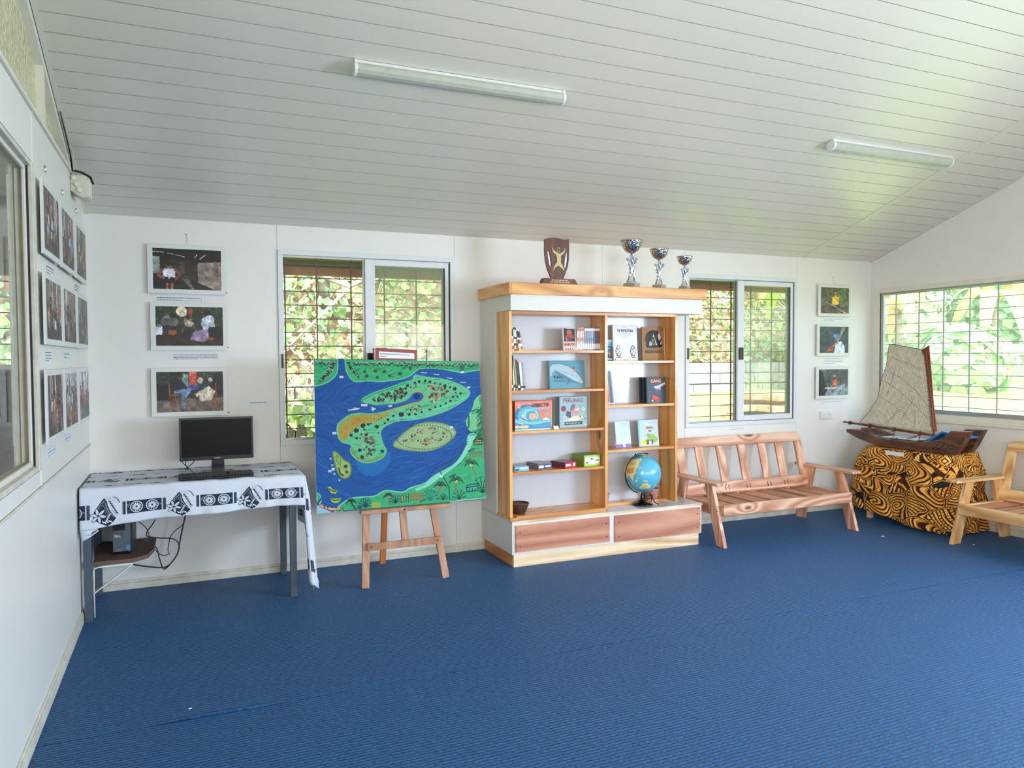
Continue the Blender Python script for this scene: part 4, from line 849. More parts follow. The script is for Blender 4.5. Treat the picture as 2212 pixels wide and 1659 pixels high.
def cup(x,s,label):
    t=thing('trophy_cup',label,'trophy',(x,-.555,2.0365),'silver trophy cups on the bookcase')
    part('marble_base',MB().box(-.05*s,.05*s,-.05*s,.05*s,0,.035*s,Matrix.Rotation(.5,4,'Z')),M['marble'],t,bev=.001,local=True)
    part('bowl',MB().lathe([(.004*s,.275*s),(.02*s,.28*s),(.055*s,.30*s),(.08*s,.335*s),(.092*s,.375*s),(.097*s,.385*s),(.089*s,.377*s),(.074*s,.336*s),(.05*s,.305*s),(.004*s,.29*s)],n=28),M['chrome_h'],t,local=True,smooth=True)
    part('neck',MB().lathe([(.012*s,.235*s),(.018*s,.25*s),(.01*s,.265*s),(.006*s,.28*s)],n=14),M['chrome'],t,local=True,smooth=True)
    prof=lambda v: (.020+.024*(max(0,.38-v)/.38)**1.5+.028*(max(0,v-.38)/.62)**1.6)*s
    m=MB()
    for sg in (1,-1):
        for k in range(9):
            pts=[]
            for i in range(15):
                v=i/14; a=2*PI*k/9+sg*v*2.2; r=prof(v); pts.append((r*math.cos(a),r*math.sin(a),(.038+.20*v)*s))
            m.tube(pts,.0022*s,4)
    part('lattice_stem',m,M['chrome'],t,local=True)
    for q in range(3):
        a0=q*2.1+4.2; m=MB().grid(lambda u,v,a0=a0:((prof(v)+.002)*math.cos(a0+(u-.5)*.7),(prof(v)+.002)*math.sin(a0+(u-.5)*.7),(.038+.205*v+.014*abs(u-.5)*(v>.95))*s),4,14)
        part('stem_plate',m,M['chrome'],t,local=True,smooth=True)
    part('foot',MB().lathe([(.046*s,.034*s),(.046*s,.04*s),(.036*s,.046*s)],n=16),M['chrome'],t,local=True)
n=NM('hammered_silver'); vo=n.n('ShaderNodeTexVoronoi'); vo.inputs['Scale'].default_value=75; n.l(n.coord(),vo.inputs['Vector']); n.bump(vo.outputs['Distance'],1,.004); M['chrome_h']=n.done(S(200,200,204),.14,1)
cup(3.718,.925,'largest silver trophy cup, left of the three on the bookcase'); cup(3.969,.79,'middle-sized silver trophy cup, centre of the three'); cup(4.208,.67,'smallest silver trophy cup at the right end of the bookcase')

# ---------------------------------------------------------------- globe and baskets
gl=thing('desk_globe','blue desk globe with black stand on the white base of the bookcase','globe',(3.872,-.47,.334))
part('base',MB().lathe([(.078,0),(.08,.006),(.07,.014),(.04,.02),(.022,.034),(.018,.062),(.012,.07)],n=28),M['blackgloss'],gl,local=True,smooth=True)
def globe_img():
    c=Cv(768,384,(92,178,210),H=np.array([[768/360,0,384],[0,-384/180,192],[0,0,1.0]]))
    for _ in range(500):
        x,y=rng.uniform(-180,180),rng.uniform(-85,85); c.line([(x,y),(x+rng.uniform(4,14),y+rng.uniform(-3,3))],2,[(70,160,205),(120,200,222),(84,190,214)][rng.randint(3)],.35)
    land={'aus':[(114,-22),(122,-18),(130,-12),(136,-12),(140,-17),(143,-11),(146,-19),(153,-27),(150,-37),(140,-38),(131,-32),(118,-35),(114,-27)],
    'asia':[(60,70),(100,77),(140,73),(178,68),(165,60),(155,58),(140,54),(135,44),(128,40),(122,38),(121,30),(110,20),(106,10),(103,2),(99,10),(92,21),(80,8),(73,20),(60,25),(48,30),(36,36),(30,50),(40,66)],
    'afr':[(-16,15),(-5,35),(12,36),(32,31),(50,11),(40,-10),(34,-28),(20,-34),(10,-5),(8,5),(-8,5)],'eur':[(-10,37),(0,45),(-4,50),(10,55),(12,65),(28,70),(40,66),(30,50),(28,41),(15,40)],
    'na':[(-165,65),(-130,70),(-90,72),(-60,55),(-80,30),(-97,22),(-85,11),(-105,20),(-122,36),(-135,58)],'sa':[(-78,8),(-50,0),(-36,-8),(-48,-28),(-66,-52),(-74,-45),(-80,-5)],'png':[(131,-2),(141,-3),(150,-9),(141,-9),(135,-4)],'bor':[(109,2),(117,7),(118,0),(111,-3)],'sum':[(96,5),(105,-4),(103,-6),(95,3)],'nz':[(172,-35),(178,-39),(170,-46),(167,-46)],'jap':[(130,32),(140,36),(142,44),(137,36)],'phl':[(120,17),(125,9),(122,8)],'ant':[(-180,-74),(180,-72),(180,-90),(-180,-90)]}
    for k,p in land.items():
        c.poly(p,(236,214,150) if k!='ant' else (230,236,240)); 
        if k=='asia': c.poly([(75,40),(100,45),(118,45),(112,28),(98,26),(80,30)],(222,150,96)); c.poly([(85,60),(130,62),(120,50),(95,50)],(206,196,120))
        if k=='aus': c.poly([(120,-22),(140,-20),(142,-30),(124,-30)],(214,196,120))
    for lo in range(-180,181,30): c.line([(lo,-80),(lo,80)],1,(60,130,170),.4)
    for la in range(-60,61,30): c.line([(-180,la),(180,la)],1,(60,130,170),.4)
    return c.image('globe_map')
M['globe']=printed('globe_map',globe_img(),.22,.5,coat=.3)
def sph(u,v): 
    lo=2*PI*(u-.5); la=PI*(v-.5); return (math.cos(la)*math.cos(lo)*.147,math.cos(la)*math.sin(lo)*.147,math.sin(la)*.147)
gb=part('sphere',MB().grid(sph,48,24,lambda u,v:(u,v)),M['globe'],gl,local=True,smooth=True); gb.location=(0,0,.252)
gb.rotation_mode='QUATERNION'
q1=Quaternion((0,0,1),math.radians(-90-27-142)); q2=Quaternion((0,1,0),math.radians(-23)); q3=Quaternion((1,0,0),math.radians(0)); gb.rotation_quaternion=q2@q3@q1
m=MB(); pts=[]
for i in range(25):
    a=math.radians(-82-180*i/24-0+(-25)); pts.append((.158*math.cos(a),0,.158*math.sin(a)+.252))
m.tube(pts,.0048,8); part('meridian_arm',m,M['blackgloss'],gl,local=True,smooth=True)
part('axis_pin',MB().tube([(math.cos(math.radians(113))*.143,0,.252+math.sin(math.radians(113))*.143),(math.cos(math.radians(113))*.172,0,.252+math.sin(math.radians(113))*.172)],.005,8),M['blackgloss'],gl,local=True)
part('neck',MB().tube([(0,0,.05),(.0,0,.075),(.004,0,.097)],[.02,.016,.012],10),M['blackgloss'],gl,local=True)
part('power_cord',MB().tube([(.02,-.02,.08),(.0,-.05,.07),(-.04,-.04,.05),(-.04,0,.04),(0,-.05,.045),(.05,-.05,.03),(.07,-.03,.07),(.05,-.02,.09),(.085,-.05,.02),(.11,-.06,.006)],.0042,7),M['cable'],gl,local=True,smooth=True)
def basket(label,c,r0,r1,h,mat,sy=1.0,handle=False,nr=22):
    t=thing('basket',label,'basket',c)
    m=MB(); 
    for k in range(nr):
        a=2*PI*k/nr; m.tube([(r0*math.cos(a),r0*sy*math.sin(a),.004),((r0*.45+r1*.55)*math.cos(a+.03),(r0*.45+r1*.55)*sy*math.sin(a+.03),h*.5),(r1*math.cos(a),r1*sy*math.sin(a),h)],.0042,5)
    part('stakes',m,mat,t,local=True,smooth=True)
    m=MB()
    for j in range(9):
        v=j/8; r=r0+(r1-r0)*v**.8; m.tube([((r+.003*(-1)**k)*math.cos(2*PI*k/nr),(r+.003*(-1)**k)*sy*math.sin(2*PI*k/nr),.006+(h-.008)*v) for k in range(nr)],.003 if j<8 else .006,5,closed=True)
    part('weave',m,mat,t,local=True,smooth=True,kind='stuff')
    part('liner',MB().lathe([(0.002,.006),(r0-.003,.006),(r1-.006,h-.006)],n=nr) if sy==1 else MB().grid(lambda u,v:((r0+(r1-r0)*v-.004)*math.cos(2*PI*u),(r0+(r1-r0)*v-.004)*sy*math.sin(2*PI*u),.006+(h-.012)*v),nr,3),mat,t,local=True)
    return t
bd=plain('dark_wicker',S(96,58,42),.6,var=.3,scale=60); bp=plain('pink_wicker',S(206,150,136),.6,var=.2,scale=60)
basket('dark brown oval wicker basket at the bottom left of the bookcase',(2.800,-.47,.360),.042,.072,.078,bd,1.0)
basket('pinkish wicker pot behind the globe, right side of the bookcase',(4.02,-.385,.358),.036,.052,.082,bp)
basket('pinkish wicker pot half hidden by the divider, left of the globe',(3.56,-.385,.358),.034,.048,.078,bp)
solo('small_lid',MB().lathe([(.02,0),(.022,.012),(.012,.03),(.004,.034)],c=(2.735,-.52,.35),n=14),M['black'],'small dark knob behind the dark basket at the foot of the pine side board','knob',smooth=True) if False else None
# ---------------------------------------------------------------- desk with printed cloth, computer
dk=thing('desk','work desk with square blue-grey steel legs under a printed white cloth','desk',(.62,-.33,0))
for x in (.038,1.178):
    for y in (-.60,-.06):
        part('leg',MB().box(x-.02,x+.02,y-.02,y+.02,0,.745),M['steel'],dk,bev=.002)
part('tabletop',MB().box(.016,1.222,-.65,-.008,.745,.770),M['chip'],dk,bev=.002)
part('apron',MB().box(.058,1.158,-.61,-.59,.70,.745),M['steel'],dk); part('apron',MB().box(.028,.048,-.58,-.08,.70,.745),M['steel'],dk); part('apron',MB().box(1.168,1.188,-.58,-.08,.70,.745),M['steel'],dk)
def cloth_tile():
    c=Cv(640,640,(206,210,222),H=np.array([[640,0,0],[0,640,0],[0,0,1.0]])); K=(38,48,66); Wt=(204,208,220)
    # band with two wheels
    def band(x0,y0,w_,h):
        c.rect(x0,y0,x0+w_,y0+h,K); c.rect(x0+.035*w_/.5,y0,x0+.05*w_/.5,y0+h,Wt); c.rect(x0+w_-.05*w_/.5,y0,x0+w_-.035*w_/.5,y0+h,Wt)
        for fx in (.32,.68):
            X=x0+w_*fx; Y=y0+h/2; R=h*.42
            c.ell(X,Y,R*1.08,R*1.08,Wt); c.ell(X,Y,R*.92,R*.92,K)
            for k in range(14): a=2*PI*k/14; c.ell(X+math.cos(a)*R*.5,Y+math.sin(a)*R*.5,R*.36,R*.10,Wt,1,a,8)
            c.ell(X,Y,R*.16,R*.16,K)
        for i in range(40):
            X=x0+w_*(.12+.76*rng.rand()); Y=y0+h*rng.rand()
            if min(abs(X-x0-w_*.32),abs(X-x0-w_*.68))>h*.5: c.ring(X,Y,.014,.010,2,Wt,.9,rng.rand()*6,rng.rand()*6+4)
        for i in range(6): 
            for X in (x0+.015,x0+w_-.02): c.line([(X-.008,y0+h*(i+.5)/6),(X+.008,y0+h*(i+.2)/6)],2,Wt)
    band(.39,.085,.58,.19)
    # flower bunch with curved leaf
    X0,Y0=.06,-.08
    def bunch(ox,oy,s,fl=1):
        T=lambda x,y:(ox+fl*x*s,oy+y*s)
        def L(p,w): c.line([T(*q) for q in p],w,K)
        def P(p,col=K): c.poly([T(*q) for q in p],col)
        L([(.5,.02),(.62,.03),(.78,.12),(.86,.27)],5.5); L([(.5,.05),(.64,.07),(.78,.16),(.84,.28)],2)
        L([(.42,-.02),(.5,.1),(.62,.26),(.72,.42)],3); L([(.5,-.04),(.56,.08),(.68,.2)],2)
        P([(.40,.08),(.30,.2),(.20,.34),(.10,.48),(.06,.62),(.14,.76),(.3,.88),(.48,.99),(.62,.92),(.74,.78),(.66,.66),(.56,.5),(.5,.34),(.48,.2)])
        for q in range(7): t=q/6; c.ring(*T(.40-.22*t,.2+.26*t),.035*s,.03*s,2,Wt,1,2,6.5)
        for k in range(6):
            a=2*PI*k/6+.3; c.ell(*T(.22+.13*math.cos(a),.62+.12*math.sin(a)),.125*s,.055*s,K,1,a*fl,12); c.ell(*T(.22+.13*math.cos(a),.62+.12*math.sin(a)),.105*s,.038*s,Wt,1,a*fl,12)
        c.ell(*T(.22,.62),.03*s,.03*s,K)
        for k in range(5): c.ell(*T(.36+.06*k,.84+.015*((k*2)%3)),.05*s,.018*s,Wt,1,.9)
        for k in range(5): c.ell(*T(.56-.03*k,.62+.055*k),.06*s,.014*s,Wt,1,-.5)
        for k in range(4): c.ring(*T(.42+.03*k,.34+.1*k),.04*s,.035*s,2,Wt)
        c.line([T(.44,.24),T(.46,.4),T(.56,.58),T(.68,.74)],2.5,Wt)
        for k in range(7): c.ell(*T(.56+.035*k,.22+.065*k),.05*s,.02*s,K,1,.5+.2*(k%2)); c.ell(*T(.60+.03*k,.20+.06*k),.03*s,.008*s,Wt,1,.5)
        L([(.60,.48),(.72,.62),(.78,.70)],3)
    bunch(-.02,-.03,.44)
    bunch(.98,-.03,.44)
    # small counterchange row
    def small(x,y,s):
        for k in range(8): c.ring(x+s*(rng.rand()-.5)*1.6,y+.05*(rng.rand()-.5),.03,.02,2.4,K,.9)
        c.line([(x-s,y),(x-s*.3,y-.03),(x+s*.3,y+.03),(x+s,y)],3.5,K); c.ell(x,y,.04,.025,K)
    small(.2,.68,.12); c.rect(.40,.655,.54,.71,K,.85); c.rect(.43,.665,.46,.70,Wt); small(.6,.68,.06); small(.84,.69,.1)
    return c.image('cloth_print')
M['clothprint']=printed('printed_white_cloth',cloth_tile(),.8,.2,True)
tl=.39; zt=.776
def hemz(x): return .545+.045*min(1,max(0,(x-.05)/.5))+.006*math.sin(x*7)
def cl(u,v):
    x=.012+1.232*u
    if v<.62:                                   # table top
        y=-.008-.655*(v/.62); z=zt+.002*math.sin(x*23+y*9)*math.sin(y*17)+.0015
        if .45<x<1.1 and y<-.5: z+=.006*max(0,math.sin(x*31+y*12))*(-(y+.5)/.16)
        return (x,y,z)
    t=(v-.62)/.38; z=zt+(hemz(x)-zt)*t; w_=max(0,t)
    y=-.664-.008*min(1,t*6)-w_*(.012*math.sin(x*11+.6)+.007*math.sin(x*27)+.01)+( .004*math.sin(x*60)*w_*(x>.5))
    return (x,y,z)
def cluv(u,v):
    x=.012+1.232*u; 
    if v<.62: d=.655*(1-v/.62); return ((x-.075)/tl,(d+.0)/tl+1.13)
    t=(v-.62)/.38; return ((x-.075)/tl,1.13-.21*t/tl)
cm=MB().grid(cl,120,56,cluv)
def sd(u,v):                                    # side drape over the right edge, long tail at the front corner
    y=-.05-.615*u; tail=max(0,(u-.55)/.45)**1.3; zb=.42-.37*tail if u>.55 else .42-.1*u/.55
    zb=.40-.06*u-.29*tail; z=zt+(zb-zt)*v; x=1.244+.018*min(1,v*5)+v*(.012+.042*u+.012*math.sin(u*17+v*2)); y-=v*(.02*math.sin(v*3))*u
    return (x,y,z)
cm.grid(sd,34,34,lambda u,v:((.62*u+.1)/tl,-(.7*v)/tl+.3))
def sd2(u,v):                                   # folded strip joining side and front drape
    a=sd(1,v); f=cl(1,.62+.38*min(1,v*1.0)); b=(f[0],f[1],zt+(hemz(1.244)-zt)*v) if True else f
    lo=zt+(.11-zt)*v; lx=1.222+.036*v**.7 if v>.3 else 1.244-.022*v/.3+.015*(v/.3); return (lx*(1-u)+(a[0]+.006)*u,min(b[1],a[1])+.002-.022*math.sin(u*PI*1.5)*v,(lo-.012*math.sin(u*9)*v)*(1-u)+a[2]*u)
cm.grid(sd2,8,34,lambda u,v:(.9+.1*u,-(.7*v)/tl+.3))
def lc(u,v):                                    # folded corner hanging at the left front
    return (.012+.085*u+.01*v,-.690-.012*math.sin(u*4)-.008*v,hemz(.012+.085*u)-v*(.06*(1-u*.75)))
cm.grid(lc,8,6,lambda u,v:(u*.26,v*.2+.2))
tc=solo('tablecloth',cm,M['clothprint'],'white cloth with dark floral and wheel print draped over the desk','tablecloth',smooth=True)
b=tc.modifiers.new('thickness','SOLIDIFY'); b.thickness=.0016; b.offset=1
r=random.Random(3); m=MB()
for i in range(26):
    y=-.56-.11*r.random(); x=1.31+.03*r.random()-.02; z=.075+.05*r.random(); m.tube([(x,y,z),(x+r.uniform(-.01,.01),y,z-r.uniform(.015,.04))],.0012,4)
part('frayed_threads',m,M['paper'],tc,kind='stuff')
# monitor
mo=thing('monitor','black flat computer monitor with glossy stand on the printed cloth','monitor',(.75,-.30,zt+.004))
zb=.860; zt2=1.132
part('screen_frame',MB().box(.528,.972,-.318,-.285,zb,zt2),M['blackgloss'],mo,bev=.003)
part('display',MB().box(.540,.960,-.3195,-.317,zb+.024,zt2-.011),M['screen'],mo)
part('rear_housing',MB().box(.60,.90,-.287,-.262,zb+.03,zt2-.05),M['black'],mo,bev=.006)
text('acer',.021,(.750,-.3192,zb+.006),plain('grey_logo',S(170,172,178),.4,bump=0),mo,align='CENTER')
part('stand_neck',MB().prism([(-.040,0),(.040,0),(.036,.12),(-.036,.12)],lambda a,b,d:(.755+a,-.275+d,.788+b),-.008,.008),M['blackgloss'],mo,bev=.002)
part('stand_base',MB().prism([(-.115,-.09),(.12,-.09),(.10,-.02),(.085,.06),(-.095,.06),(-.11,-.02)],lambda a,b,d:(.755+a,-.34+b,d),zt+.003,zt+.016),M['blackgloss'],mo,bev=.004)
kb=thing('keyboard','low black keyboard in front of the monitor','keyboard',(.735,-.565,zt+.008))
kz=zt+.009
part('body',MB().prism([(.0,.0),(.125,0),(.125,.022),(0,.010)],lambda a,b,d:(d,-.63+a,kz+b),.522,.948),M['black'],kb,bev=.003)
m=[]
for row in range(6):
    x=.530; yy=-.624+.019*row+(.004 if row==5 else 0)
    while x<.935:
        w_=.0165 if not (row==0 and .60<x<.72) else .10
        if not (.79<x<.80 or .865<x<.875) : part('key',MB().box(x,min(x+w_-.002,.942),yy,yy+.0165,kz+.011+.096*(.019*row+.008),kz+.0165+.096*(.019*row+.008)),M['blackgloss'],kb)
        x+=w_
# tower on its shelf
sf=thing('wall_shelf','brown chipboard shelf on a white steel bracket below the desk','shelf',(.2,-.3,.315))
part('board',MB().prism([(.062,-.585),(.27,-.590),(.345,-.52),(.375,-.36),(.375,-.05),(.062,-.05)],lambda a,b,d:(a,b,d),.314,.338),M['chip'],sf,bev=.001)
part('bracket',MB().tube([(.066,-.60,.02),(.066,-.60,.29),(.072,-.60,.304),(.09,-.60,.309),(.27,-.60,.311)],.005,8),M['foam'],sf,smooth=True)
part('brace',MB().bar((.064,-.60,.160),(.270,-.60,.310),.006,.022,(0,1,0)),M['foam'],sf)
pc=thing('computer_tower','dark grey computer tower standing on the shelf under the desk','computer',(.2,-.28,.338))
part('case',MB().box(.158,.262,-.44,-.11,.350,.645),M['black'],pc,bev=.003)
part('front_panel',MB().box(.155,.250,-.462,-.44,.356,.648),plain('grey_plastic',S(74,82,92),.4),pc,bev=.003)
part('foot',MB().box(.160,.248,-.455,-.12,.338,.350),M['blackgloss'],pc)
part('drive_panel',MB().box(.157,.222,-.4640,-.462,.485,.640),M['blackgloss'],pc)
m=MB()
for k in range(30):
    a=.160+.0; z=.36+.0098*k
    if z<.475: m.bar((.158,-.4630,z),(.212,-.4630,max(.36,z-.03)),.0014,.0016,(0,1,0))
    x=.226; 
for k in range(26): z=.372+.0098*k; m.bar((.214,-.4630,z),(.247,-.4630,z-.02),.0014,.0016,(0,1,0))
part('grille_slats',m,plain('light_grey_plastic',S(130,138,148),.4,bump=0),pc,kind='stuff')
for z in (.592,.560,.528): part('button',MB().box(.162,.174,-.4660,-.4640,z-.007,z+.007),M['paper'],pc,bev=.0006)
m=MB()
for x in (.194,.208):
    for z in (.595,.578,.560): m.box(x-.001,x+.001,-.4655,-.4638,z-.003,z+.003)
part('usb_slots',m,M['paper'],pc)
text('DELL',.017,(.161,-.4650,.446),M['paper'],pc,bold=.0004)
part('sticker',MB().box(.228,.246,-.4648,-.4632,.366,.392),flatc('sticker_blue',(50,150,200)),pc); part('sticker',MB().box(.230,.244,-.4648,-.4632,.402,.418),flatc('sticker_navy',(60,80,130)),pc)
def cable(label,pts,r=.004,sub=3,mat='cable'):
    P=[Vector(p) for p in pts]; out=[]
    for i in range(len(P)-1):
        p0,p1,p2,p3=P[max(i-1,0)],P[i],P[i+1],P[min(i+2,len(P)-1)]
        for k in range(sub):
            t=k/sub; out.append(.5*((2*p1)+(p2-p0)*t+(2*p0-5*p1+4*p2-p3)*t*t+(3*p1-p0-3*p2+p3)*t*t*t))
    out.append(P[-1]); return solo('cable',MB().tube(out,r,7),M[mat],label,'cable','black cables around the desk',smooth=True)
def bp_(l,y): # points on a plane parallel to the back wall given photo position; solved once by hand
    return l
def U(px,py,y):
    f=Vector((math.sin(YAW)*math.cos(PITCH),math.cos(YAW)*math.cos(PITCH),math.sin(PITCH))); r_=Vector((math.cos(YAW),-math.sin(YAW),0)); u=r_.cross(f)
    r2=r_*math.cos(ROLL)+u*math.sin(ROLL); u2=-r_*math.sin(ROLL)+u*math.cos(ROLL); d=r2*((px-1106)/FPX)-u2*((py-829.5)/FPX)+f; return tuple(CAM+d*((y-CAM.y)/d.y))
Z=lambda l,y,ox=200,oy=1100,s=8.295:[U(ox+a/s,oy+b/s,y) for a,b in l]
cable('thick black cable looping from under the shelf up behind the right of the tower',Z([(690,985),(1000,1030),(1250,1045),(1380,990),(1520,800),(1560,600),(1600,400),(1660,130),(1670,60)],-.10),.0045)
cable('black cable from the tower crossing behind the shelf corner and dropping low',Z([(810,550),(930,575),(1050,610),(1150,700),(1190,850),(1250,1040),(1300,1070),(1380,1000)],-.12),.004)
cable('black cable hanging from the cloth, turning right in a wide loop',Z([(1120,190),(1060,290),(990,380),(965,450),(1000,490),(1200,515),(1420,525),(1530,590),(1555,700)],-.11),.0038)
cable('thin black cable from the cloth above the tower to the small curled end',Z([(820,225),(930,300),(990,390),(1020,500),(1050,620),(1150,760),(1250,825),(1340,815),(1375,795),(1350,740),(1370,600),(1400,480),(1500,370),(1610,280),(1640,200)],-.13),.0028)
cable('black lead lying on the shelf left of the tower',[U(200+40/8.295,1100+850/8.295,-.45),U(200+80/8.295,1100+720/8.295,-.3),U(212,1180,-.2),U(225,1172,-.15),U(243,1173,-.15)],.004)
cable('black cable rising behind the left edge of the monitor',[U(407,1017,-.15),U(401,1003,-.15),U(402,991,-.2),U(406,978,-.26)],.0026)
cable('black cable crossing down left of the monitor stand',[U(389,990,-.22),U(395,1000,-.2),U(408,1012,-.2),U(419,1022,-.25)],.0026)
cable('black cable running from below the monitor to the wall side',[U(399,1016,-.12),U(407,1008,-.15),U(417,1000,-.2),U(422,990,-.25)],.003)
# ---------------------------------------------------------------- easel with the painted map
es=thing('easel','beech studio easel with splayed legs standing in front of the left back window','easel',(1.9,-.45,0))
L0,R0=(1.625,-.640,0),(2.183,-.625,0)
e=M['easel']
part('leg',MB().bar(L0,(1.745,-.285,1.45),.048,.022,(0,-1,.2)),e,es,bev=.002)
part('leg',MB().bar(R0,(2.016,-.285,1.45),.048,.022,(0,-1,.2)),e,es,bev=.002)
part('centre_mast',MB().bar((1.915,-.578,.25),(1.890,-.320,1.42),.048,.020,(0,-1,.2)),e,es,bev=.002)
part('rear_leg',MB().bar((1.872,-.095,0),(1.893,-.275,1.35),.042,.022,(0,-1,.2)),M['easel2'],es,bev=.002)
part('cross_rail',MB().box(1.648,2.158,-.610,-.592,.236,.284),e,es,bev=.002)
part('ledge',MB().box(1.612,2.235,-.605,-.545,.478,.504),e,es,bev=.003)
m=MB()
for x,z in ((1.675,.26),(2.13,.262),(1.905,.492)): m.tube([(x,-.613,z),(x,-.600,z)],.006,8)
part('bolt',m,M['ink'],es)
part('peg',MB().tube([(1.742,-.456,1.30),(1.742,-.456,1.565)],.004,6).lathe([(.009,0),(.001,.014)],c=(1.742,-.456,1.562),n=8),M['dark'],es)
part('peg',MB().tube([(2.112,-.456,1.30),(2.112,-.456,1.553)],.004,6).lathe([(.009,0),(.001,.014)],c=(2.112,-.456,1.55),n=8),M['dark'],es)
def painting():
    Wp,Hp=1180,1000
    H=homog([(78,62),(1728,105),(1805,1465),(100,1588)],[(0,0),(Wp,0),(Wp,Hp),(0,Hp)])
    c=Cv(Wp,Hp,(14,84,160),H=H); R=random.Random(4)
    G=[(30,150,90),(46,176,104),(80,196,130),(20,124,76),(110,205,150),(14,104,66)]
    for i in range(1500):
        x,y=R.uniform(80,1800),R.uniform(60,1580); a=-.35+R.uniform(-.5,.5)+(.9 if x<560 and y>500 else 0); l=R.uniform(30,120)
        c.line([(x-l*math.cos(a),y-l*math.sin(a)),(x,y+R.uniform(-8,8)),(x+l*math.cos(a),y+l*math.sin(a))],R.uniform(2,6),R.choice([(12,72,150),(24,100,184),(8,56,132),(44,118,196),(16,110,176),(8,76,160),(70,136,196),(6,48,118)]),.42)
    c.poly([(510,1050),(520,1130),(600,1200),(690,1210),(790,1160),(860,1060),(860,960),(800,1010),(700,1060),(610,1080)],(18,110,180))
    def land(p,base,edge=(130,215,160),w_=7,n=60,amp=None):
        for _ in range(2): p=[q for i in range(len(p)) for q in ((p[i][0]*.75+p[(i+1)%len(p)][0]*.25,p[i][1]*.75+p[(i+1)%len(p)][1]*.25),(p[i][0]*.25+p[(i+1)%len(p)][0]*.75,p[i][1]*.25+p[(i+1)%len(p)][1]*.75))]
        c.poly(p,base); P=np.array(p,float); x0,y0=P.min(0); x1,y1=P.max(0)
        for i in range(n):
            x,y=R.uniform(x0,x1),R.uniform(y0,y1)
            if not inside(p,x,y): continue
            a=R.uniform(-.6,.3); l=R.uniform(15,40); q=[(x-l,y-l*math.sin(a)),(x+l,y+l*math.sin(a))]
            if all(inside(p,*k) for k in q): c.line(q,R.uniform(3,8),R.choice(amp or G),.6)
        c.line(list(p)+[p[0]],w_,edge,.85)
    def inside(p,x,y):
        r=False; n=len(p)
        for i in range(n):
            xa,ya=p[i]; xb,yb=p[(i+1)%n]
            if (ya>y)!=(yb>y) and x<(xb-xa)*(y-ya)/(yb-ya)+xa: r=not r
        return r
    def blob(x,y,s,col=(34,48,44),al=1):
        n=9; P=[(x+s*R.uniform(.7,1.15)*math.cos(2*PI*k/n),y+s*.85*R.uniform(.7,1.15)*math.sin(2*PI*k/n)) for k in range(n)]; c.poly(P,col,al)
    def patch(poly,cols,n,s):
        P=np.array(poly,float); x0,y0=P.min(0); x1,y1=P.max(0); k=0
        while k<n:
            x,y=R.uniform(x0,x1),R.uniform(y0,y1)
            if inside(poly,x,y): blob(x,y,R.uniform(.6,1.1)*s*1.25,R.choice(cols),.95)
            k+=1
    BR=[(96,66,50),(130,90,66),(70,50,44),(176,150,124),(200,180,150),(150,110,80)]; DK=[(30,40,36),(44,54,48),(24,34,34),(60,66,56)]
    land([(-60,-80),(324,-60),(320,70),(322,180),(290,240),(200,300),(80,330),(-60,340)],(52,176,116),n=80)
    land([(390,-60),(1880,-60),(1880,180),(1740,186),(1640,195),(1562,212),(1470,190),(1280,160),(1130,165),(1060,230),(960,268),(850,275),(760,290),(620,275),(500,292),(440,250),(400,170),(393,90)],(56,182,118),n=220)
    c.poly([(1545,100),(1585,100),(1585,190),(1560,210),(1540,190)],(36,120,110))
    for x in list(range(85,310,9))+list(range(470,1725,8)): 
        blob(x,96+.02*x+R.uniform(-14,10),R.uniform(6,12),R.choice([(170,180,160),(150,160,150),(190,190,176)]),.8); blob(x,104+.02*x+R.uniform(-10,14),R.uniform(5,10),R.choice(DK),.95)
        if x>1100 or R.random()<.5: blob(x,140+.01*x+R.uniform(-10,24),R.uniform(5,9),(50,110,64),.7)
    for k in range(60):
        t=k/59; x=270-115*t**1.5+R.uniform(-22,20); y=110+165*t; blob(x,y,R.uniform(7,13),R.choice(DK+[(170,170,150),(90,110,70),(190,186,170)]))
        x=425+115*t**1.4+R.uniform(-12,14); y=100+150*t; blob(x,y,R.uniform(6,11),R.choice(DK+[(180,180,160),(160,160,150)]))
    for x,y in ((615,232),(720,245),(845,232),(950,212),(1050,160),(590,190),(790,190),(700,185)): blob(x,y,R.uniform(14,24),(64,74,40),.9)
    # main island
    isl=[(548,470),(600,430),(700,385),(860,340),(960,300),(1080,275),(1078,250),(1095,222),(1170,240),(1250,250),(1380,265),(1500,300),(1580,340),(1640,385),(1642,420),(1600,470),(1500,530),(1400,580),(1250,625),(1100,655),(940,660),(850,690),(790,720),(750,780),(770,840),(790,900),(825,950),(800,1010),(720,1060),(610,1078),(520,1050),(440,970),(470,900),(420,885),(350,870),(310,790),(310,700),(370,650),(440,600),(560,585),(650,600),(780,580),(900,545),(1020,510),(1080,492),(1150,485),(1195,440),(1185,400),(1130,378),(1080,400),(1040,440),(1000,470),(900,495),(760,515),(680,505),(620,490)]
    land(isl,(100,200,148),edge=(120,200,150),n=420)
    c.poly([(345,690),(440,625),(560,600),(650,610),(780,592),(860,570),(800,640),(700,680),(560,700),(430,800),(400,860),(350,850),(325,780)],(170,160,70)); c.line([(345,690),(440,625),(560,600),(650,610),(780,592),(900,560)],8,(150,160,90))
    patch([(440,640),(600,620),(640,660),(480,700)],[(196,140,50),(180,130,40)],26,18); patch([(340,730),(420,700),(430,830),(360,860)],[(190,140,60),(196,150,70)],22,16)
    c.poly([(470,910),(450,960),(530,1045),(620,1070),(720,1050),(795,1005),(815,950),(780,1000),(700,1030),(610,1045),(540,1015),(490,960)],(120,160,80))
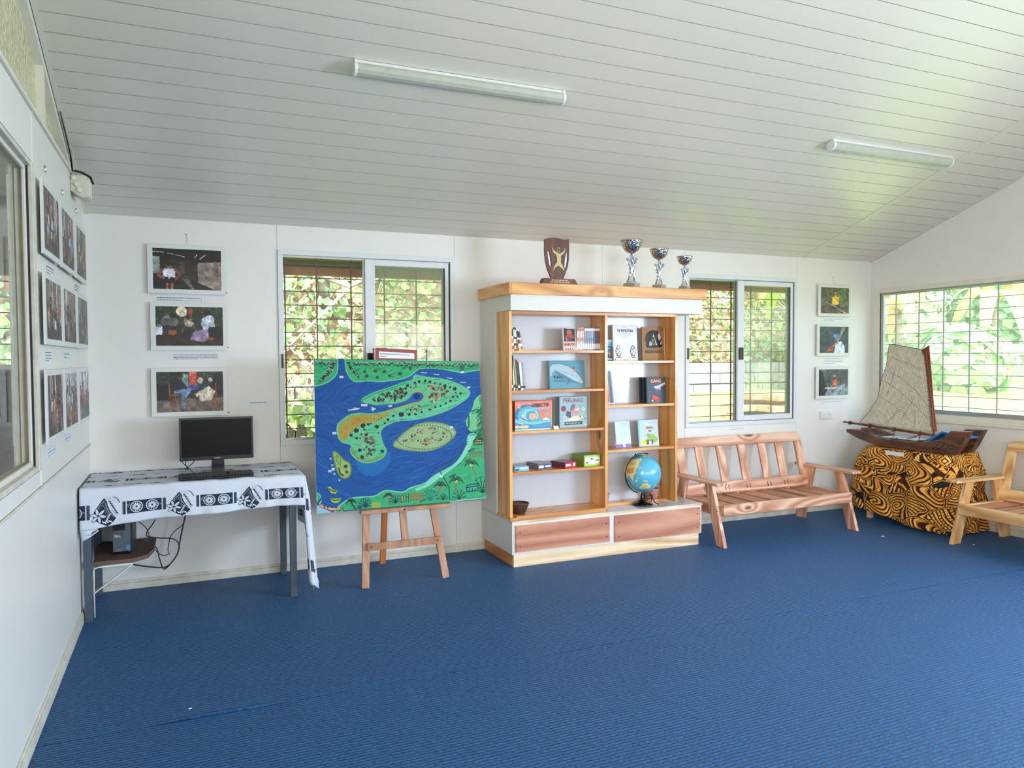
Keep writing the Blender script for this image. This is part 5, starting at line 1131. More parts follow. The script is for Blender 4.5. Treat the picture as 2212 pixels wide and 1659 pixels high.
    c.line([(1070,398),(1130,372),(1190,400),(1200,440),(1160,488),(1060,505),(900,548),(780,588)],11,(170,176,80)); c.line([(850,660),(950,635),(1100,620),(1250,590)],10,(110,200,190)); c.line([(1290,560),(1500,500),(1610,440)],9,(110,215,170)); c.line([(560,470),(700,400),(860,350),(1000,300)],11,(36,176,100))
    c.ell(1120,435,62,44,(26,96,176)); c.ell(1120,430,34,30,(12,50,120)); c.poly([(1060,430),(1120,480),(900,520),(760,540),(680,515),(900,500),(1010,478)],(24,96,176)); c.line([(560,486),(700,508),(900,500),(1020,470),(1070,420)],3,(120,130,90))
    patch([(670,450),(860,375),(1010,350),(1020,420),(900,470),(700,480)],DK+[(110,100,80),(120,140,120)],110,13)
    patch([(1230,330),(1290,320),(1440,360),(1450,410),(1370,440),(1280,500),(1230,470)],BR+[(120,190,140)],100,14); patch([(1040,340),(1160,310),(1180,330),(1050,365)],BR,22,9); patch([(1010,560),(1060,510),(1200,510),(1210,535),(1120,580)],BR,34,9); patch([(560,850),(640,740),(690,830),(700,940),(640,1040),(590,960)],BR+DK,80,14); patch([(480,830),(600,740),(600,800),(520,860)],BR,22,11)
    for x,y,s in ((955,358,17),(1025,325,16),(1098,300,13),(1140,288,14),(1200,282,14),(1248,292,15),(1296,305,10),(1348,315,12),(1395,332,17),(1450,345,12),(1495,360,17),(1505,398,9),(1550,408,14),(1478,438,13),(1522,435,11),(1452,478,13),(1408,500,11),(1355,522,12),(1305,534,12),(1252,556,13),(1170,580,12),(1108,600,13),(1045,602,15),(965,604,26),(885,614,12),(832,650,15),(800,685,12),(578,712,24),(632,698,15),(512,756,23),(455,802,18),(720,722,22),(515,832,13),(545,950,20),(572,1020,22),(776,958,16),(735,780,9),(690,640,7),(660,690,9),(740,645,7),(765,632,7)):
        blob(x,y,s*1.15+5,(160,206,160),.6); blob(x,y,s*1.18)
    land([(880,900),(930,850),(1000,780),(1100,710),(1220,683),(1340,690),(1440,720),(1500,770),(1500,810),(1440,880),(1360,925),(1240,965),(1100,960),(950,935)],(160,190,140),edge=(150,170,100),w_=12,n=90,amp=[(160,190,150),(130,160,100),(170,200,160)])
    for k in range(60):
        a=2*PI*k/60; blob(1200+265*math.cos(a)*(1 if math.cos(a)>0 else 1.05),828+118*math.sin(a),7,(24,96,60))
    for P,n in (([(1060,790),(1110,800),(1100,860),(1050,850)],26),([(1120,750),(1190,740),(1190,790),(1120,790)],22),([(1215,735),(1340,740),(1300,800),(1260,790)],34),([(1360,750),(1430,770),(1420,830),(1310,885),(1300,850),(1380,820)],60),([(1130,850),(1280,820),(1270,890),(1220,910),(1150,900)],60),([(990,850),(1030,850),(1020,890),(980,880)],16)): patch(P,BR,n,8)
    for k in range(14): blob(R.uniform(1060,1360),R.uniform(750,900),6,(40,150,80))
    land([(265,970),(290,960),(350,1010),(390,1055),(440,1070),(460,1130),(450,1200),(400,1235),(350,1215),(310,1150),(290,1080)],(160,190,110),edge=(120,150,60),w_=9,n=50,amp=[(180,200,120),(120,160,80)])
    c.line([(300,1000),(310,1060),(350,1100)],3,(30,80,40)); c.line([(310,1000),(350,1040),(345,1090)],3,(30,80,40)); c.poly([(305,1010),(340,1060),(340,1085),(312,1050)],(120,200,90)); blob(402,1110,24,(60,76,64)); blob(412,1165,18,(60,76,64)); c.line([(330,1125),(345,1180),(380,1200)],9,(50,60,50))
    for p in ([(215,1318),(240,1310),(270,1342),(320,1352),(300,1385),(250,1375)],[(240,1432),(355,1432),(330,1470),(290,1480),(255,1462)]): c.poly(p,(190,210,90)); c.line(p+[p[0]],3,(120,160,60))
    c.line([(230,1330),(262,1355),(305,1360)],6,(30,40,24)); c.line([(255,1440),(290,1455),(335,1445)],6,(30,40,24))
    # coast at right and bottom
    land([(1880,400),(1745,425),(1690,470),(1665,580),(1620,640),(1605,700),(1640,775),(1700,795),(1622,815),(1620,900),(1560,1030),(1480,1120),(1360,1180),(1280,1220),(1200,1300),(1050,1330),(990,1385),(850,1360),(790,1355),(700,1420),(560,1420),(440,1430),(340,1500),(300,1540),(200,1700),(2000,1700),(2000,400)],(56,178,118),edge=(140,220,180),w_=9,n=520)
    land([(100,1370),(140,1400),(150,1470),(120,1480),(102,1440)],(60,160,120),n=8)
    c.poly([(1620,830),(1700,820),(1640,960),(1560,1080),(1470,1150),(1360,1230),(1240,1320),(1120,1370),(1100,1345),(1200,1305),(1280,1225),(1370,1185),(1480,1125),(1560,1035),(1620,905)],(140,222,190))
    for P in ([(1640,620),(1720,600),(1760,760),(1640,770)],[(1680,480),(1728,450),(1740,570),(1670,580)]): c.poly(P,(140,210,150),.8)
    for k in range(90):
        t=k/89; x=1625-560*t+R.uniform(-8,8); y=880+460*t**.8+20*math.sin(t*9)+R.uniform(-8,8)
        if t<.65: blob(x-(t*0),y+40*0,6,(24,66,56))
    for k in range(26): blob(1625+R.uniform(-6,10),620+6*k,6,(24,66,56)) if k<22 else None
    c.line([(1645,585),(1700,568),(1745,570)],7,(20,80,76)); c.line([(1600,790),(1690,790)],9,(20,70,90)); blob(1692,790,10,(16,40,40))
    for k in range(120): x=R.uniform(1700,1760); y=R.uniform(560,900); c.line([(x,y),(x+24,y-22)],5,R.choice([(20,90,60),(30,110,70)]),.8)
    c.line([(1350,1180),(1400,1260),(1440,1340),(1445,1460)],6,(20,70,60))
    def palm(x,y,s,lean,col=(24,60,50),tr=(150,110,60),dots=None):
        c.line([(x,y),(x+lean*.4,y+s*.6),(x+lean,y+s*1.3)],9,tr)
        for k in range(9):
            a=PI*1.0+PI*k/8*1.0; a=-PI*k/8; L=s*.85; c.line([(x,y),(x+L*.6*math.cos(a),y+L*.6*math.sin(a)-L*.1),(x+L*math.cos(a),y+L*math.sin(a)*.7+L*.28)],5,col)
        if dots: 
            for k in range(7): blob(x+R.uniform(-14,14),y+R.uniform(-6,16),7,dots)
    palm(1660,1110,82,44,dots=(220,220,120)); palm(1510,1275,84,-10,dots=(230,220,120)); palm(1352,1320,78,-30,dots=(210,70,80)); palm(835,1420,62,10,dots=(220,130,130)); palm(455,1470,62,44,tr=(24,60,50))
    def tree(x,y,s,col=(20,66,84),n=9):
        for k in range(n):
            a=-PI*(k+.5)/n; q=[(x,y),(x+s*.35*math.cos(a),y+s*.5*math.sin(a)-s*.1),(x+s*.75*math.cos(a),y+s*math.sin(a))]; c.line(q,5,col)
            for _ in range(5): blob(q[2][0]+R.uniform(-14,14),q[2][1]+R.uniform(-14,14),6,(28,110,120))
    tree(602,1530,96); tree(905,1490,80,(20,60,50),7); tree(1250,1470,110,(30,120,120),8); tree(1540,1460,90,(20,60,50),6); tree(1380,1465,60,(20,60,50),5); tree(1770,1400,160,(16,50,50),8); tree(540,1540,34,(30,60,80),5)
    def house(x,y,w_,h,col,fill=None,sk=-.06):
        P=[(x,y),(x+w_,y+w_*sk),(x+w_,y+h+w_*sk),(x,y+h)]
        if fill: c.poly(P,fill)
        c.line(P+[P[0]],6,col); c.line([(x-6,y+h*.35),(x+w_+6,y+h*.35+w_*sk)],7,col)
        for k in (.25,.5,.75): c.line([(x+w_*k,y+h*.45),(x+w_*k,y+h)],5,col)
    house(1055,1400,120,64,(150,110,60),(120,150,90)); house(1615,1320,108,66,(16,60,70),(80,170,150),-.16); house(1650,990,110,44,(140,110,80)); house(1685,870,72,46,(40,60,40),(190,180,100)); c.line([(1675,878),(1715,845),(1765,862)],7,(40,50,36))
    house(668,1482,78,46,(170,180,70),(130,190,90),0)
    for x,y in ((1620,1065),(1655,965),(1470,1220)): c.line([(x-28,y+12),(x+28,y-14)],8,(110,60,50) if x<1640 and x>1500 else (20,60,100)); c.line([(x-20,y+22),(x+30,y)],3,(30,50,60))
    c.poly([(958,1410),(985,1410),(988,1480),(960,1480)],(200,150,80)); c.ring(972,1445,13,38,4,(30,60,40)); c.line([(1010,1400),(1010,1480)],4,(20,60,50)); c.line([(1035,1390),(1035,1480)],4,(20,60,50)); c.line([(1010,1430),(1035,1428)],4,(20,60,50))
    c.line([(110,1500),(170,1530),(230,1555),(325,1550),(325,1535)],8,(170,50,60)); c.line([(130,1495),(190,1520),(250,1540),(330,1535)],16,(214,190,150)); c.line([(120,1490),(180,1505),(250,1525),(330,1528)],4,(150,50,50)); c.line([(330,1560),(365,1530),(380,1555)],6,(140,60,60))
    for x in (180,215,258,300): c.line([(x,1505+x*.03),(x,1520+x*.03)],7,(20,50,90))
    c.line([(118,1470),(150,1430)],9,(20,60,110)); c.poly([(100,1500),(260,1575),(100,1592)],(150,205,225)); c.line([(380,1560),(600,1548),(1450,1488),(1800,1455)],7,(60,90,110)); c.line([(1450,1484),(1800,1448)],6,(190,200,225))
    # small paper fish and name tags glued on the painting
    Wf=(206,212,210)
    c.poly([(418,548),(440,552),(470,545),(510,535),(550,540),(520,556),(470,562),(440,562),(425,575),(432,558)],Wf); c.poly([(485,540),(492,528),(500,538)],Wf)
    c.poly([(660,525),(712,545),(670,578),(675,558),(648,560),(668,548)],Wf); c.poly([(828,515),(870,508),(872,528),(840,530)],Wf)
    for x,y in ((1185,205),(1308,222),(1440,258),(1574,300)): c.line([(x-26,y-3),(x+22,y+3),(x+28,y-2)],4,(225,230,235))
    for x,y in ((245,1035),(262,1100),(285,1185),(338,1248)): c.line([(x-8,y-8),(x-2,y+6)],4,(235,238,242)); c.line([(x+8,y-8),(x+4,y+6)],4,(235,238,242))
    for x,y,w_,h in ((357,240,20,11),(590,512,32,10),(285,783,20,12),(1628,351,16,9),(1464,735,16,10),(1566,202,16,10),(272,1138,16,14),(237,1158,16,11),(1362,1222,16,14)):
        c.rect(x-w_,y-h,x+w_,y+h,(228,232,244)); c.line([(x-w_*.6,y),(x+w_*.6,y)],2,(140,150,190))
    c.a*=.86; c.noise(3.0,2); return c.image('painted_map')
M['map']=printed('painted_map',painting(),.6,.25)
pt=thing('painting','large blue and green painted island map on a white panel, resting on the easel','painting',(1.93,-.5,.505))
b0,b1,t0,t1=(1.333,-.566,.504),(2.506,-.566,.504),(1.342,-.492,1.505),(2.490,-.492,1.478)
bl,br,tr,tl_=[Vector(p) for p in (b0,b1,t1,t0)]
back=Vector((0,.018,0)); m=MB(); m.v=[tuple(p) for p in (bl,br,tr,tl_)]+[tuple(p+back) for p in (bl,br,tr,tl_)]; m.f=[(3,2,1,0)[::-1],(4,7,6,5),(0,4,5,1),(1,5,6,2),(2,6,7,3),(3,7,4,0)]
part('panel',m,M['foam'],pt)
fr=Vector((0,-.0008,0)); part('painted_surface',MB().quad(bl+fr,br+fr,tr+fr,tl_+fr),M['map'],pt)
rs=thing('notice_board','dark red board with a white text strip standing above the painted map','notice',(1.9,-.45,1.40))
part('board',MB().prism([(1.752,1.47),(2.040,1.455),(2.041,1.560),(1.753,1.577)],lambda a,b,d:(a,d,b),-.466,-.460),flatc('dark_red',(136,30,44)),rs,bev=.001)
part('text_strip',MB().prism([(1.775,1.508),(2.022,1.499),(2.022,1.538),(1.775,1.552)],lambda a,b,d:(a,d,b),-.4675,-.4662),M['paper'],rs)
m=MB().prism([(1.782,1.538),(1.99,1.527),(1.99,1.5235),(1.782,1.5345)],lambda a,b,d:(a,d,b),-.4682,-.4676).prism([(1.782,1.522),(1.83,1.5195),(1.83,1.516),(1.782,1.5185)],lambda a,b,d:(a,d,b),-.4682,-.4676)
part('text_line',m,M['ink'],rs)
# ---------------------------------------------------------------- slatted wooden benches
def bench(label,loc,rz,wd='bench'):
    t=thing('wooden_bench',label,'bench',loc,'slatted wooden benches',rz=rz); Bx,By,Bz=(M[wd][k] for k in 'xyz'); hw=.715
    P=lambda n,m,mt,**k: part(n,m,mt,t,bev=k.pop('bev',.004),local=True,**k)
    for s in (-1,1):
        xo=s*(hw-.012)
        P('leg',MB().prism([(-.36,0),(-.262,0),(-.105,.487),(-.200,.487)],lambda a,b,d:(xo+d,a,b),-.016,.016),Bz)
        P('leg',MB().prism([(.245,0),(.355,0),(.222,.487),(.124,.487)],lambda a,b,d:(xo+d,a,b),-.016,.016),Bz)
        P('armrest',MB().prism([(-.335,-.052),(-.325,-.060),(.33,-.042),(.375,-.020),(.375,.018),(.33,.040),(-.325,.046),(-.335,.038)],lambda a,b,d:(s*(hw+.0)+b*s*-1,a,d),.487,.510),By)
        P('seat_side_rail',MB().box(xo-s*.016-s*.034 if s>0 else xo-s*.016,xo-s*.016 if s>0 else xo-s*.016-s*.034,-.285,.26,.232,.318),By)
        b=P('bolt',MB().lathe([(.004,-.001),(.012,0),(.012,.003),(.005,.007),(0.001,.008)],n=12),M['chrome'],bev=0,smooth=True); b.rotation_euler=(0,s*PI/2,0); b.location=(xo+s*.016,-.272,.285)
    P('front_apron',MB().box(-hw+.03,hw-.03,-.312,-.285,.242,.328),Bx)
    P('rear_rail',MB().box(-hw+.065,hw-.065,.215,.24,.262,.322),Bx)
    for k in range(7):
        a=-.665+k*.192; P('seat_slat',MB().box(a,a+.150,-.284,.214,.292,.308),M['slat'])
    m0=Vector((0,.205,.30)); m1=Vector((0,.345,.79)); d=(m1-m0); nrm=Vector((0,-d.z,d.y)).normalized()
    def bp(x,v,o=0): return m0+d*v+Vector((x,0,0))+nrm*o
    def bbox(name,x0,x1,v0,v1,o0,o1,mt,round_=False):
        if round_:
            R=.05; pts=[(x0,v0),(x1,v0)]+[(x1-R+R*math.cos(q),v1-R/.51+R/.51*math.sin(q)) for q in [i*PI/10 for i in range(6)]]+[(x0+R-R*math.sin(q),v1-R/.51+R/.51*math.cos(q)) for q in [i*PI/10 for i in range(6)]]
        else: pts=[(x0,v0),(x1,v0),(x1,v1),(x0,v1)]
        P(name,MB().prism(pts,lambda a,b,dd:bp(a,b,dd),o0,o1),mt,bev=.003)
    bbox('back_top_rail',-.70,.70,.835,1.0,.0,.026,Bx,True)
    bbox('back_lower_rail',-.70,.70,.03,.215,.0,.026,Bx)
    for x in (-.662,-.462,-.235,0,.235,.43,.662): bbox('back_slat',x-.041,x+.041,.215,.835,.003,.023,Bz)
    m=MB()
    for x in (-.462,-.235,0,.235,.43):
        for dx in (-.018,.018):
            m.prism([(x+dx-.004,.07),(x+dx+.004,.07),(x+dx+.004,.15),(x+dx-.004,.15)],lambda a,b,dd:bp(a,b,dd),.0262,.0275)
    P('screw_slots',m,M['dark'],bev=0)
    return t
bench('long slatted wooden bench against the back wall, right of the bookcase',(5.135,-.43,0),0)
bench('slatted wooden bench along the right wall, cut off by the edge of the picture',(6.485,-2.133,0),-PI/2,'bench2')
# ---------------------------------------------------------------- cloth-covered stand with model canoe
dt=thing('display_table','low display table hidden under the black and orange cloth','table',(6.58,-.78,0))
part('tabletop',MB().box(6.36,6.80,-1.17,-.40,.62,.645),M['chip'],dt)
for x in (6.39,6.77):
    for y in (-1.14,-.43): part('leg',MB().box(x-.02,x+.02,y-.02,y+.02,0,.62),M['plank'],dt)
def tapa():
    N=1024; Y,X=np.mgrid[0:N,0:N].astype(np.float32)/N; R=np.random.RandomState(17); n=64
    wx=X+.015*np.sin(Y*25)+.01*np.sin(X*40+1); wy=Y+.015*np.sin(X*22+2)
    P=R.rand(n,2); D1=np.full((N,N),9.,np.float32); D2=D1.copy(); I=np.zeros((N,N),int); DX=np.zeros((N,N),np.float32); DY=DX.copy()
    for i in range(n):
        dx=wx-P[i,0]; dy=wy-P[i,1]; dx-=np.round(dx); dy-=np.round(dy); ani=.8+.4*R.rand(); d=np.hypot(dx*ani,dy/ani)
        m=d<D1; D2=np.where(m,D1,np.minimum(D2,d)); I[m]=i; DX[m]=dx[m]; DY[m]=dy[m]; D1=np.where(m,d,D1)
    edge=D2-D1; A=R.rand(n)*6.28; K=R.randint(0,6,n); F=210+R.rand(n)*110
    a=A[I]; u=DX*np.cos(a)+DY*np.sin(a); v=-DX*np.sin(a)+DY*np.cos(a); rr=np.hypot(u-.05,v); th=np.arctan2(v,u-.05); f=F[I]; k=K[I]
    pat=np.select([k==0,k==1,k==2,k==3,k==4],[np.sin(rr*f),np.sin(rr*f*1.0+th*1.0),np.sin(u*f*.9+np.sin(v*14)*2.2),np.sin((np.abs(v)+u*.6)*f),np.sin(np.hypot(u+.12,v*.7)*f)],np.sin(np.maximum(np.abs(u),np.abs(v))*f))
    tooth=np.sin(v*260)*np.sin(u*90)
    dark=(pat<-.35)|(edge<.006)|((edge<.022)&(edge>.016))|((k==2)&(tooth>.55))|((k==5)&(rr>.10)&(rr<.12))
    dark&=~((edge>.007)&(edge<.015)); blk=(np.sin(X*9+3*np.sin(Y*7))*np.sin(Y*11+2*np.cos(X*6))>.86)
    g=.5+.5*np.sin(X*31+np.sin(Y*23)*2)*np.sin(Y*27+1); g=g[...,None]
    col=np.array([228,158,54])*(1-g)+np.array([250,206,112])*g; sh=(np.sin(rr*f+1.2)>.75)[...,None]; col=np.where(sh,np.array([206,118,40]),col)
    dk=np.where((D1>.05)[...,None],np.array([56,28,18]),np.array([84,36,20])); out=np.where(dark[...,None],dk,col); out=np.where((blk&(edge>.02))[...,None],np.array([40,34,30]),out)
    c=Cv(N,N,(0,0,0)); c.a=out.astype(np.float32); return c.image('tapa_print')
M['tapa']=printed('tapa_print',tapa(),.75,.2,True)
# closed drape: rings of rounded-rectangle outline flaring towards the floor
def ring(a,z):
    # a in 0..1 round the outline; returns point on the drape at height fraction z (0 top, 1 hem)
    c=(6.585,-.79); hx=.235+.0*z; hy=.385; th=2*PI*a; cx,sx=math.cos(th),math.sin(th); n=8.0
    k=(abs(cx)**n+abs(sx)**n)**(-1/n); x=cx*k; y=sx*k
    fl=.018+.035*math.sin(min(1,z*1.7)*PI*.55)+.012*z
    fold=.020*z*math.sin(th*9+1.3)+.012*math.sin(th*5+z*4)*z+.010*math.sin(z*14+th*2)*min(1,z*3)
    px=x*(hx+fl+fold); py=y*(hy+fl+fold*1.2)
    if x<0 and y>.3: py+=.09*math.sin(min(1,z*1.6)*PI*.7)*(1-z*.6)*min(1,(y-.3)*2); px-=.03*z*min(1,(y-.3)*2)
    if y<-.5 : py-=.05*z
    px+=c[0]; py+=c[1]; px=min(px,W-.022)
    hem=.012+.075*max(0,(py+1.1))/.8 if True else .05
    hem=.010+.085*min(1,max(0,(py+1.20)/.75)); zz=.665-(.665-hem)*z
    if z<.08: zz-=0
    return (px,py,zz+.006*math.sin(th*7)*z)
m=MB(); NU=150
m.grid(lambda u,v:ring(u,v),NU,40,lambda u,v:(u*2.35,-(v*.62)/1.0+.2))
def topf(u,v):
    p=ring(u,0); c=(6.585,-.79); s=1-v; rd=.010*(1-math.cos(min(1,v*6)*PI/2)) if False else 0
    return (c[0]+(p[0]-c[0])*s,c[1]+(p[1]-c[1])*s,.665+.006*min(1,v*5))
m.grid(topf,NU,8,lambda u,v:((.5+.3*(1-v)*math.cos(2*PI*u)),(.5+.45*(1-v)*math.sin(2*PI*u))))
tcl=solo('patterned_cloth',m,M['tapa'],'orange and black patterned cloth draped over the low table in the right corner','cloth',smooth=True)
b=tcl.modifiers.new('thickness','SOLIDIFY'); b.thickness=.002; b.offset=-1
ca=thing('model_canoe','carved dark wood model of a double-hulled sailing canoe on the orange cloth','model boat',(6.55,-.75,.673))
zo=.002
def hullpts(sh): return [(y+sh,max(z,.6745)) for y,z in [(-.150,.800),(-.155,.772),(-.295,.722),(-.44,.688),(-.60,.6745),(-.80,.6745),(-1.0,.6745),(-1.255,.6745),(-1.305,.735),(-1.381,.882),(-1.225,.876),(-1.165,.820),(-1.105,.780),(-.93,.752),(-.65,.744),(-.47,.757),(-.32,.803)]]
def hull(name,x,sh,w_=.036):
    m=MB(); P=hullpts(sh); m.prism(P,lambda a,b,d:(x+d,a,b),-w_,w_)
    return part('hull',m,M['hull'],ca,bev=.006)
hull('hull',6.42,0); hull('hull',6.66,.045)
m=MB()      # relief carving on the outer face of the near hull
R=random.Random(8)
for k in range(40):
    y=-.47-.78*k/40; z0=.708+.010*math.sin(k); q=[(6.3825,y-.012*math.cos(t*.9),z0+.014*math.sin(t*.9)) for t in range(6)]; m.tube(q,  .0018,4)
for q in ([(-1.16,.80),(-1.20,.84),(-1.26,.845),(-1.28,.82),(-1.25,.80),(-1.22,.81)],[(-1.06,.70),(-1.13,.77),(-1.2,.80)],[(-1.08,.69),(-1.17,.75),(-1.23,.76)],[(-1.16,.78),(-1.14,.73),(-1.13,.69)],[(-1.27,.77),(-1.22,.76),(-1.2,.72),(-1.24,.70)]): m.tube([(6.3825,a,b) for a,b in q],.003,5)
part('carving',m,M['hull'],ca,smooth=True)
for y,z in ((-.42,.752),(-.66,.746),(-.92,.752),(-1.06,.762)): part('crossbeam',MB().tube([(6.385,y,z+.006),(6.70,y+.01,z+.008)],.008,8),M['dark'],ca)
part('deck',MB().box(6.455,6.625,-.98,-.48,.752,.758),flatc('pale_deck',(200,206,220)),ca)
bx_=6.49
part('boom',MB().tube([(bx_,-.022,.856),(bx_,-.30,.846),(bx_,-.62,.830),(bx_,-1.0,.812)],[.008,.011,.012,.011],10),M['dark'],ca,smooth=True)
part('mast',MB().tube([(bx_,-1.0,.78),(bx_+.005,-.965,1.1),(bx_,-.905,1.56)],.009,8),M['dark'],ca)
sy=-.035
sail=[(-.523,1.607),(-.582,1.602),(-.872,1.551),(-.891,1.454),(-.936,1.17),(-.985,.838),(-.75,.846),(-.45,.856),(-.203,.863),(-.309,.968),(-.402,1.096),(-.446,1.28),(-.495,1.41)]
def weave():
    N=768; Y,X=np.mgrid[0:N,0:N].astype(np.float32); a=.62; u=(X*math.cos(a)+Y*math.sin(a))/11; v=(-X*math.sin(a)+Y*math.cos(a))/11
    chk=((np.floor(u)+np.floor(v))%2); fu=np.abs(u-np.floor(u)-.5)*2; fv=np.abs(v-np.floor(v)-.5)*2
    lum=np.where(chk==0,1-.34*fu**2,.86-.34*fv**2); R=np.random.RandomState(3); blot=R.rand(N//24+1,N//24+1); blot=np.repeat(np.repeat(blot,24,0),24,1)[:N,:N]
    base=np.array([246,238,220])[None,None]*(lum*(.94+.1*blot))[...,None]; c=Cv(N,N,(0,0,0)); c.a=base.astype(np.float32)
    for i in range(26):
        x,y=R.rand(2)*N; t=(.62 if i%2 else .62+PI/2)+R.randn()*.12; L=R.uniform(60,260); c.line([(x,y),(x+L*math.cos(t),y+L*math.sin(t))],2.2,(150,126,84),.6)
    return c.image('woven_mat')
n=NM('woven_pandanus'); t_=n.n('ShaderNodeTexImage',image=weave(),extension='REPEAT'); n.l(n.n('ShaderNodeTexCoord').outputs['UV'],t_.inputs[0]); rgb=n.n('ShaderNodeRGBToBW'); n.l(t_.outputs[0],rgb.inputs[0]); n.bump(rgb.outputs[0],.45,.003); M['mat']=n.done(t_.outputs[0],.8,0,.2)
m=MB(); k=len(sail)
for s_,x in ((0,bx_+.012),(1,bx_+.018)):
    base=len(m.v); m.v+=[(x,a,b) for a,b in sail]; f=tuple(base+i for i in range(k)); m.uv[len(m.f)]=[(a/.8,b/.8) for a,b in (sail if s_==0 else sail[::-1])]; m.f.append(f if s_==0 else f[::-1])
for i in range(k): j=(i+1)%k; m.f.append((i,k+i,k+j,j))
part('sail',m,M['mat'],ca)
part('sail_edge_cord',MB().tube([(bx_+.015,a,b) for a,b in [sail[i] for i in (8,9,10,11,12,0,1,2)]],.0042,6),M['dark'],ca,smooth=True)
part('sail_seam',MB().tube([(bx_+.009,a,b) for a,b in [(-.86,1.53),(-.878,1.45),(-.923,1.17),(-.968,.845)]],.0035,6).tube([(bx_+.009,a,b) for a,b in [(-.23,.868),(-.6,.858),(-.965,.850)]],.003,6),M['mat'],ca,smooth=True)
m=MB(); R=random.Random(12)
for q in ([(-.52,1.50),(-.70,1.44),(-.86,1.38)],[(-.47,1.38),(-.66,1.30),(-.80,1.20),(-.93,1.06)],[(-.45,1.28),(-.62,1.20),(-.78,1.08),(-.92,.96)],[(-.41,1.14),(-.56,1.06),(-.72,.96)],[(-.5,.88),(-.62,.99),(-.66,1.02)],[(-.80,.86),(-.80,1.0),(-.79,1.02)],[(-.66,.92),(-.80,1.14)],[(-.30,.95),(-.42,.99),(-.50,.95)],[(-.60,1.42),(-.56,1.28),(-.50,1.12)],[(-.85,1.30),(-.76,1.36)]): m.tube([(bx_+.010,a,b) for a,b in q],.0015,4)
part('sail_stitching',m,flatc('straw',(168,142,98)),ca)
pn=[(-.872,1.551),(-.935,1.585),(-.945,1.49),(-.965,1.30),(-.985,1.09),(-1.02,.85),(-.985,.838),(-.936,1.17),(-.891,1.454)]
part('pennant',MB().prism(pn[:2]+pn[2:],lambda a,b,d:(bx_+.006+d,a,b),0,.004),flatc('pennant_red',(168,84,58)),ca)
m=MB()
for k in range(26):
    f=k/26; y=-.940-.055*f; z=1.50-.62*f; m.tube([(bx_+.0055,y+.040,z),(bx_+.0055,y+.02,z-.018),(bx_+.0055,y+.002,z+.010)],.0030,4)
part('pennant_pattern',m,flatc('pennant_dark',(60,28,22)),ca)
part('mast_head',MB().prism([(-.862,1.548),(-.935,1.59),(-.925,1.50),(-.885,1.51)],lambda a,b,d:(bx_+d,a,b),0,.012),M['dark'],ca,bev=.002)
for y,z in ((-.10,.853),(-.335,.844),(-.60,.831),(-.86,.818)):
    m=MB()
    for q in range(3): m.tube([(bx_+.016*math.cos(a),y+.008*(q-1),z+.016*math.sin(a)) for a in [2*PI*i/10 for i in range(10)]],.0032,5,closed=True)
    if y<-.2:
        m.tube([(bx_,y,z-.01),(bx_-.04,y+.05,z-.045),(6.43,y+.085,.762)],.0034,5).tube([(bx_,y,z-.01),(bx_-.03,y-.02,z-.05),(6.43,y-.035,.762)],.0034,5)
    part('lashing',m,flatc('brown_cord',(110,66,44)),ca,smooth=True)
solo('blue_sheet',MB().prism([(-.93,.766),(-1.09,.856),(-1.155,.846),(-1.33,.826),(-1.31,.812),(-1.16,.832),(-1.09,.842),(-.97,.764)],lambda a,b,d:(6.47+d,a,b),0,.13),plain('blue_plastic_sheet',S(30,120,210),.35,bump=0),'folded bright blue sheet lying between the two sterns of the canoe','sheet')
solo('name_card',MB().box(6.340,6.341,-.855,-.665,.632,.668,Matrix.Translation((-.038,.0,-.012))),M['paper'],'white name strip pinned on the front of the orange cloth','label card')
# ---------------------------------------------------------------- framed photographs
def ph(name,bg,fn,w_=.415,h=.275):
    c=Cv(440,290,bg,H=np.array([[440.,0,0],[0,290.,0],[0,0,1.0]])); fn(c); c.photo(); c.noise(3,2); return printed(name,c.image(name),.42,.4)
def person(c,x,y,s,skin,shirt,leg,arms=True,sit=False):
    c.ell(x,y-s*.42,s*.07,s*.095,skin); c.ell(x,y-s*.47,s*.075,s*.07,(24,18,16))
    c.poly([(x-s*.12,y-s*.32),(x+s*.12,y-s*.32),(x+s*.11,y),(x-s*.11,y)],shirt)
    if arms: c.line([(x-s*.12,y-s*.3),(x-s*.2,y-s*.1),(x-s*.08,y-.0*s)],s*26,skin); c.line([(x+s*.12,y-s*.3),(x+s*.2,y-s*.12),(x+s*.12,y)],s*26,skin)
    if sit: c.line([(x,y),(x+s*.22,y+s*.02),(x+s*.24,y+s*.26)],s*44,leg)
    else: c.line([(x-s*.05,y),(x-s*.06,y+s*.35)],s*36,leg); c.line([(x+s*.06,y),(x+s*.07,y+s*.35)],s*36,leg)
def foliage(c,x0,x1,y0,y1,n,cols):
    for _ in range(n):
        x=x0+(x1-x0)*rng.rand(); y=y0+(y1-y0)*rng.rand(); a=rng.rand()*6.3; c.line([(x,y),(x+.04*math.cos(a),y+.05*math.sin(a))],1+3*rng.rand(),cols[rng.randint(len(cols))],.7)
GR=[(50,74,46),(84,110,70),(30,44,30),(110,130,96),(24,32,22)]
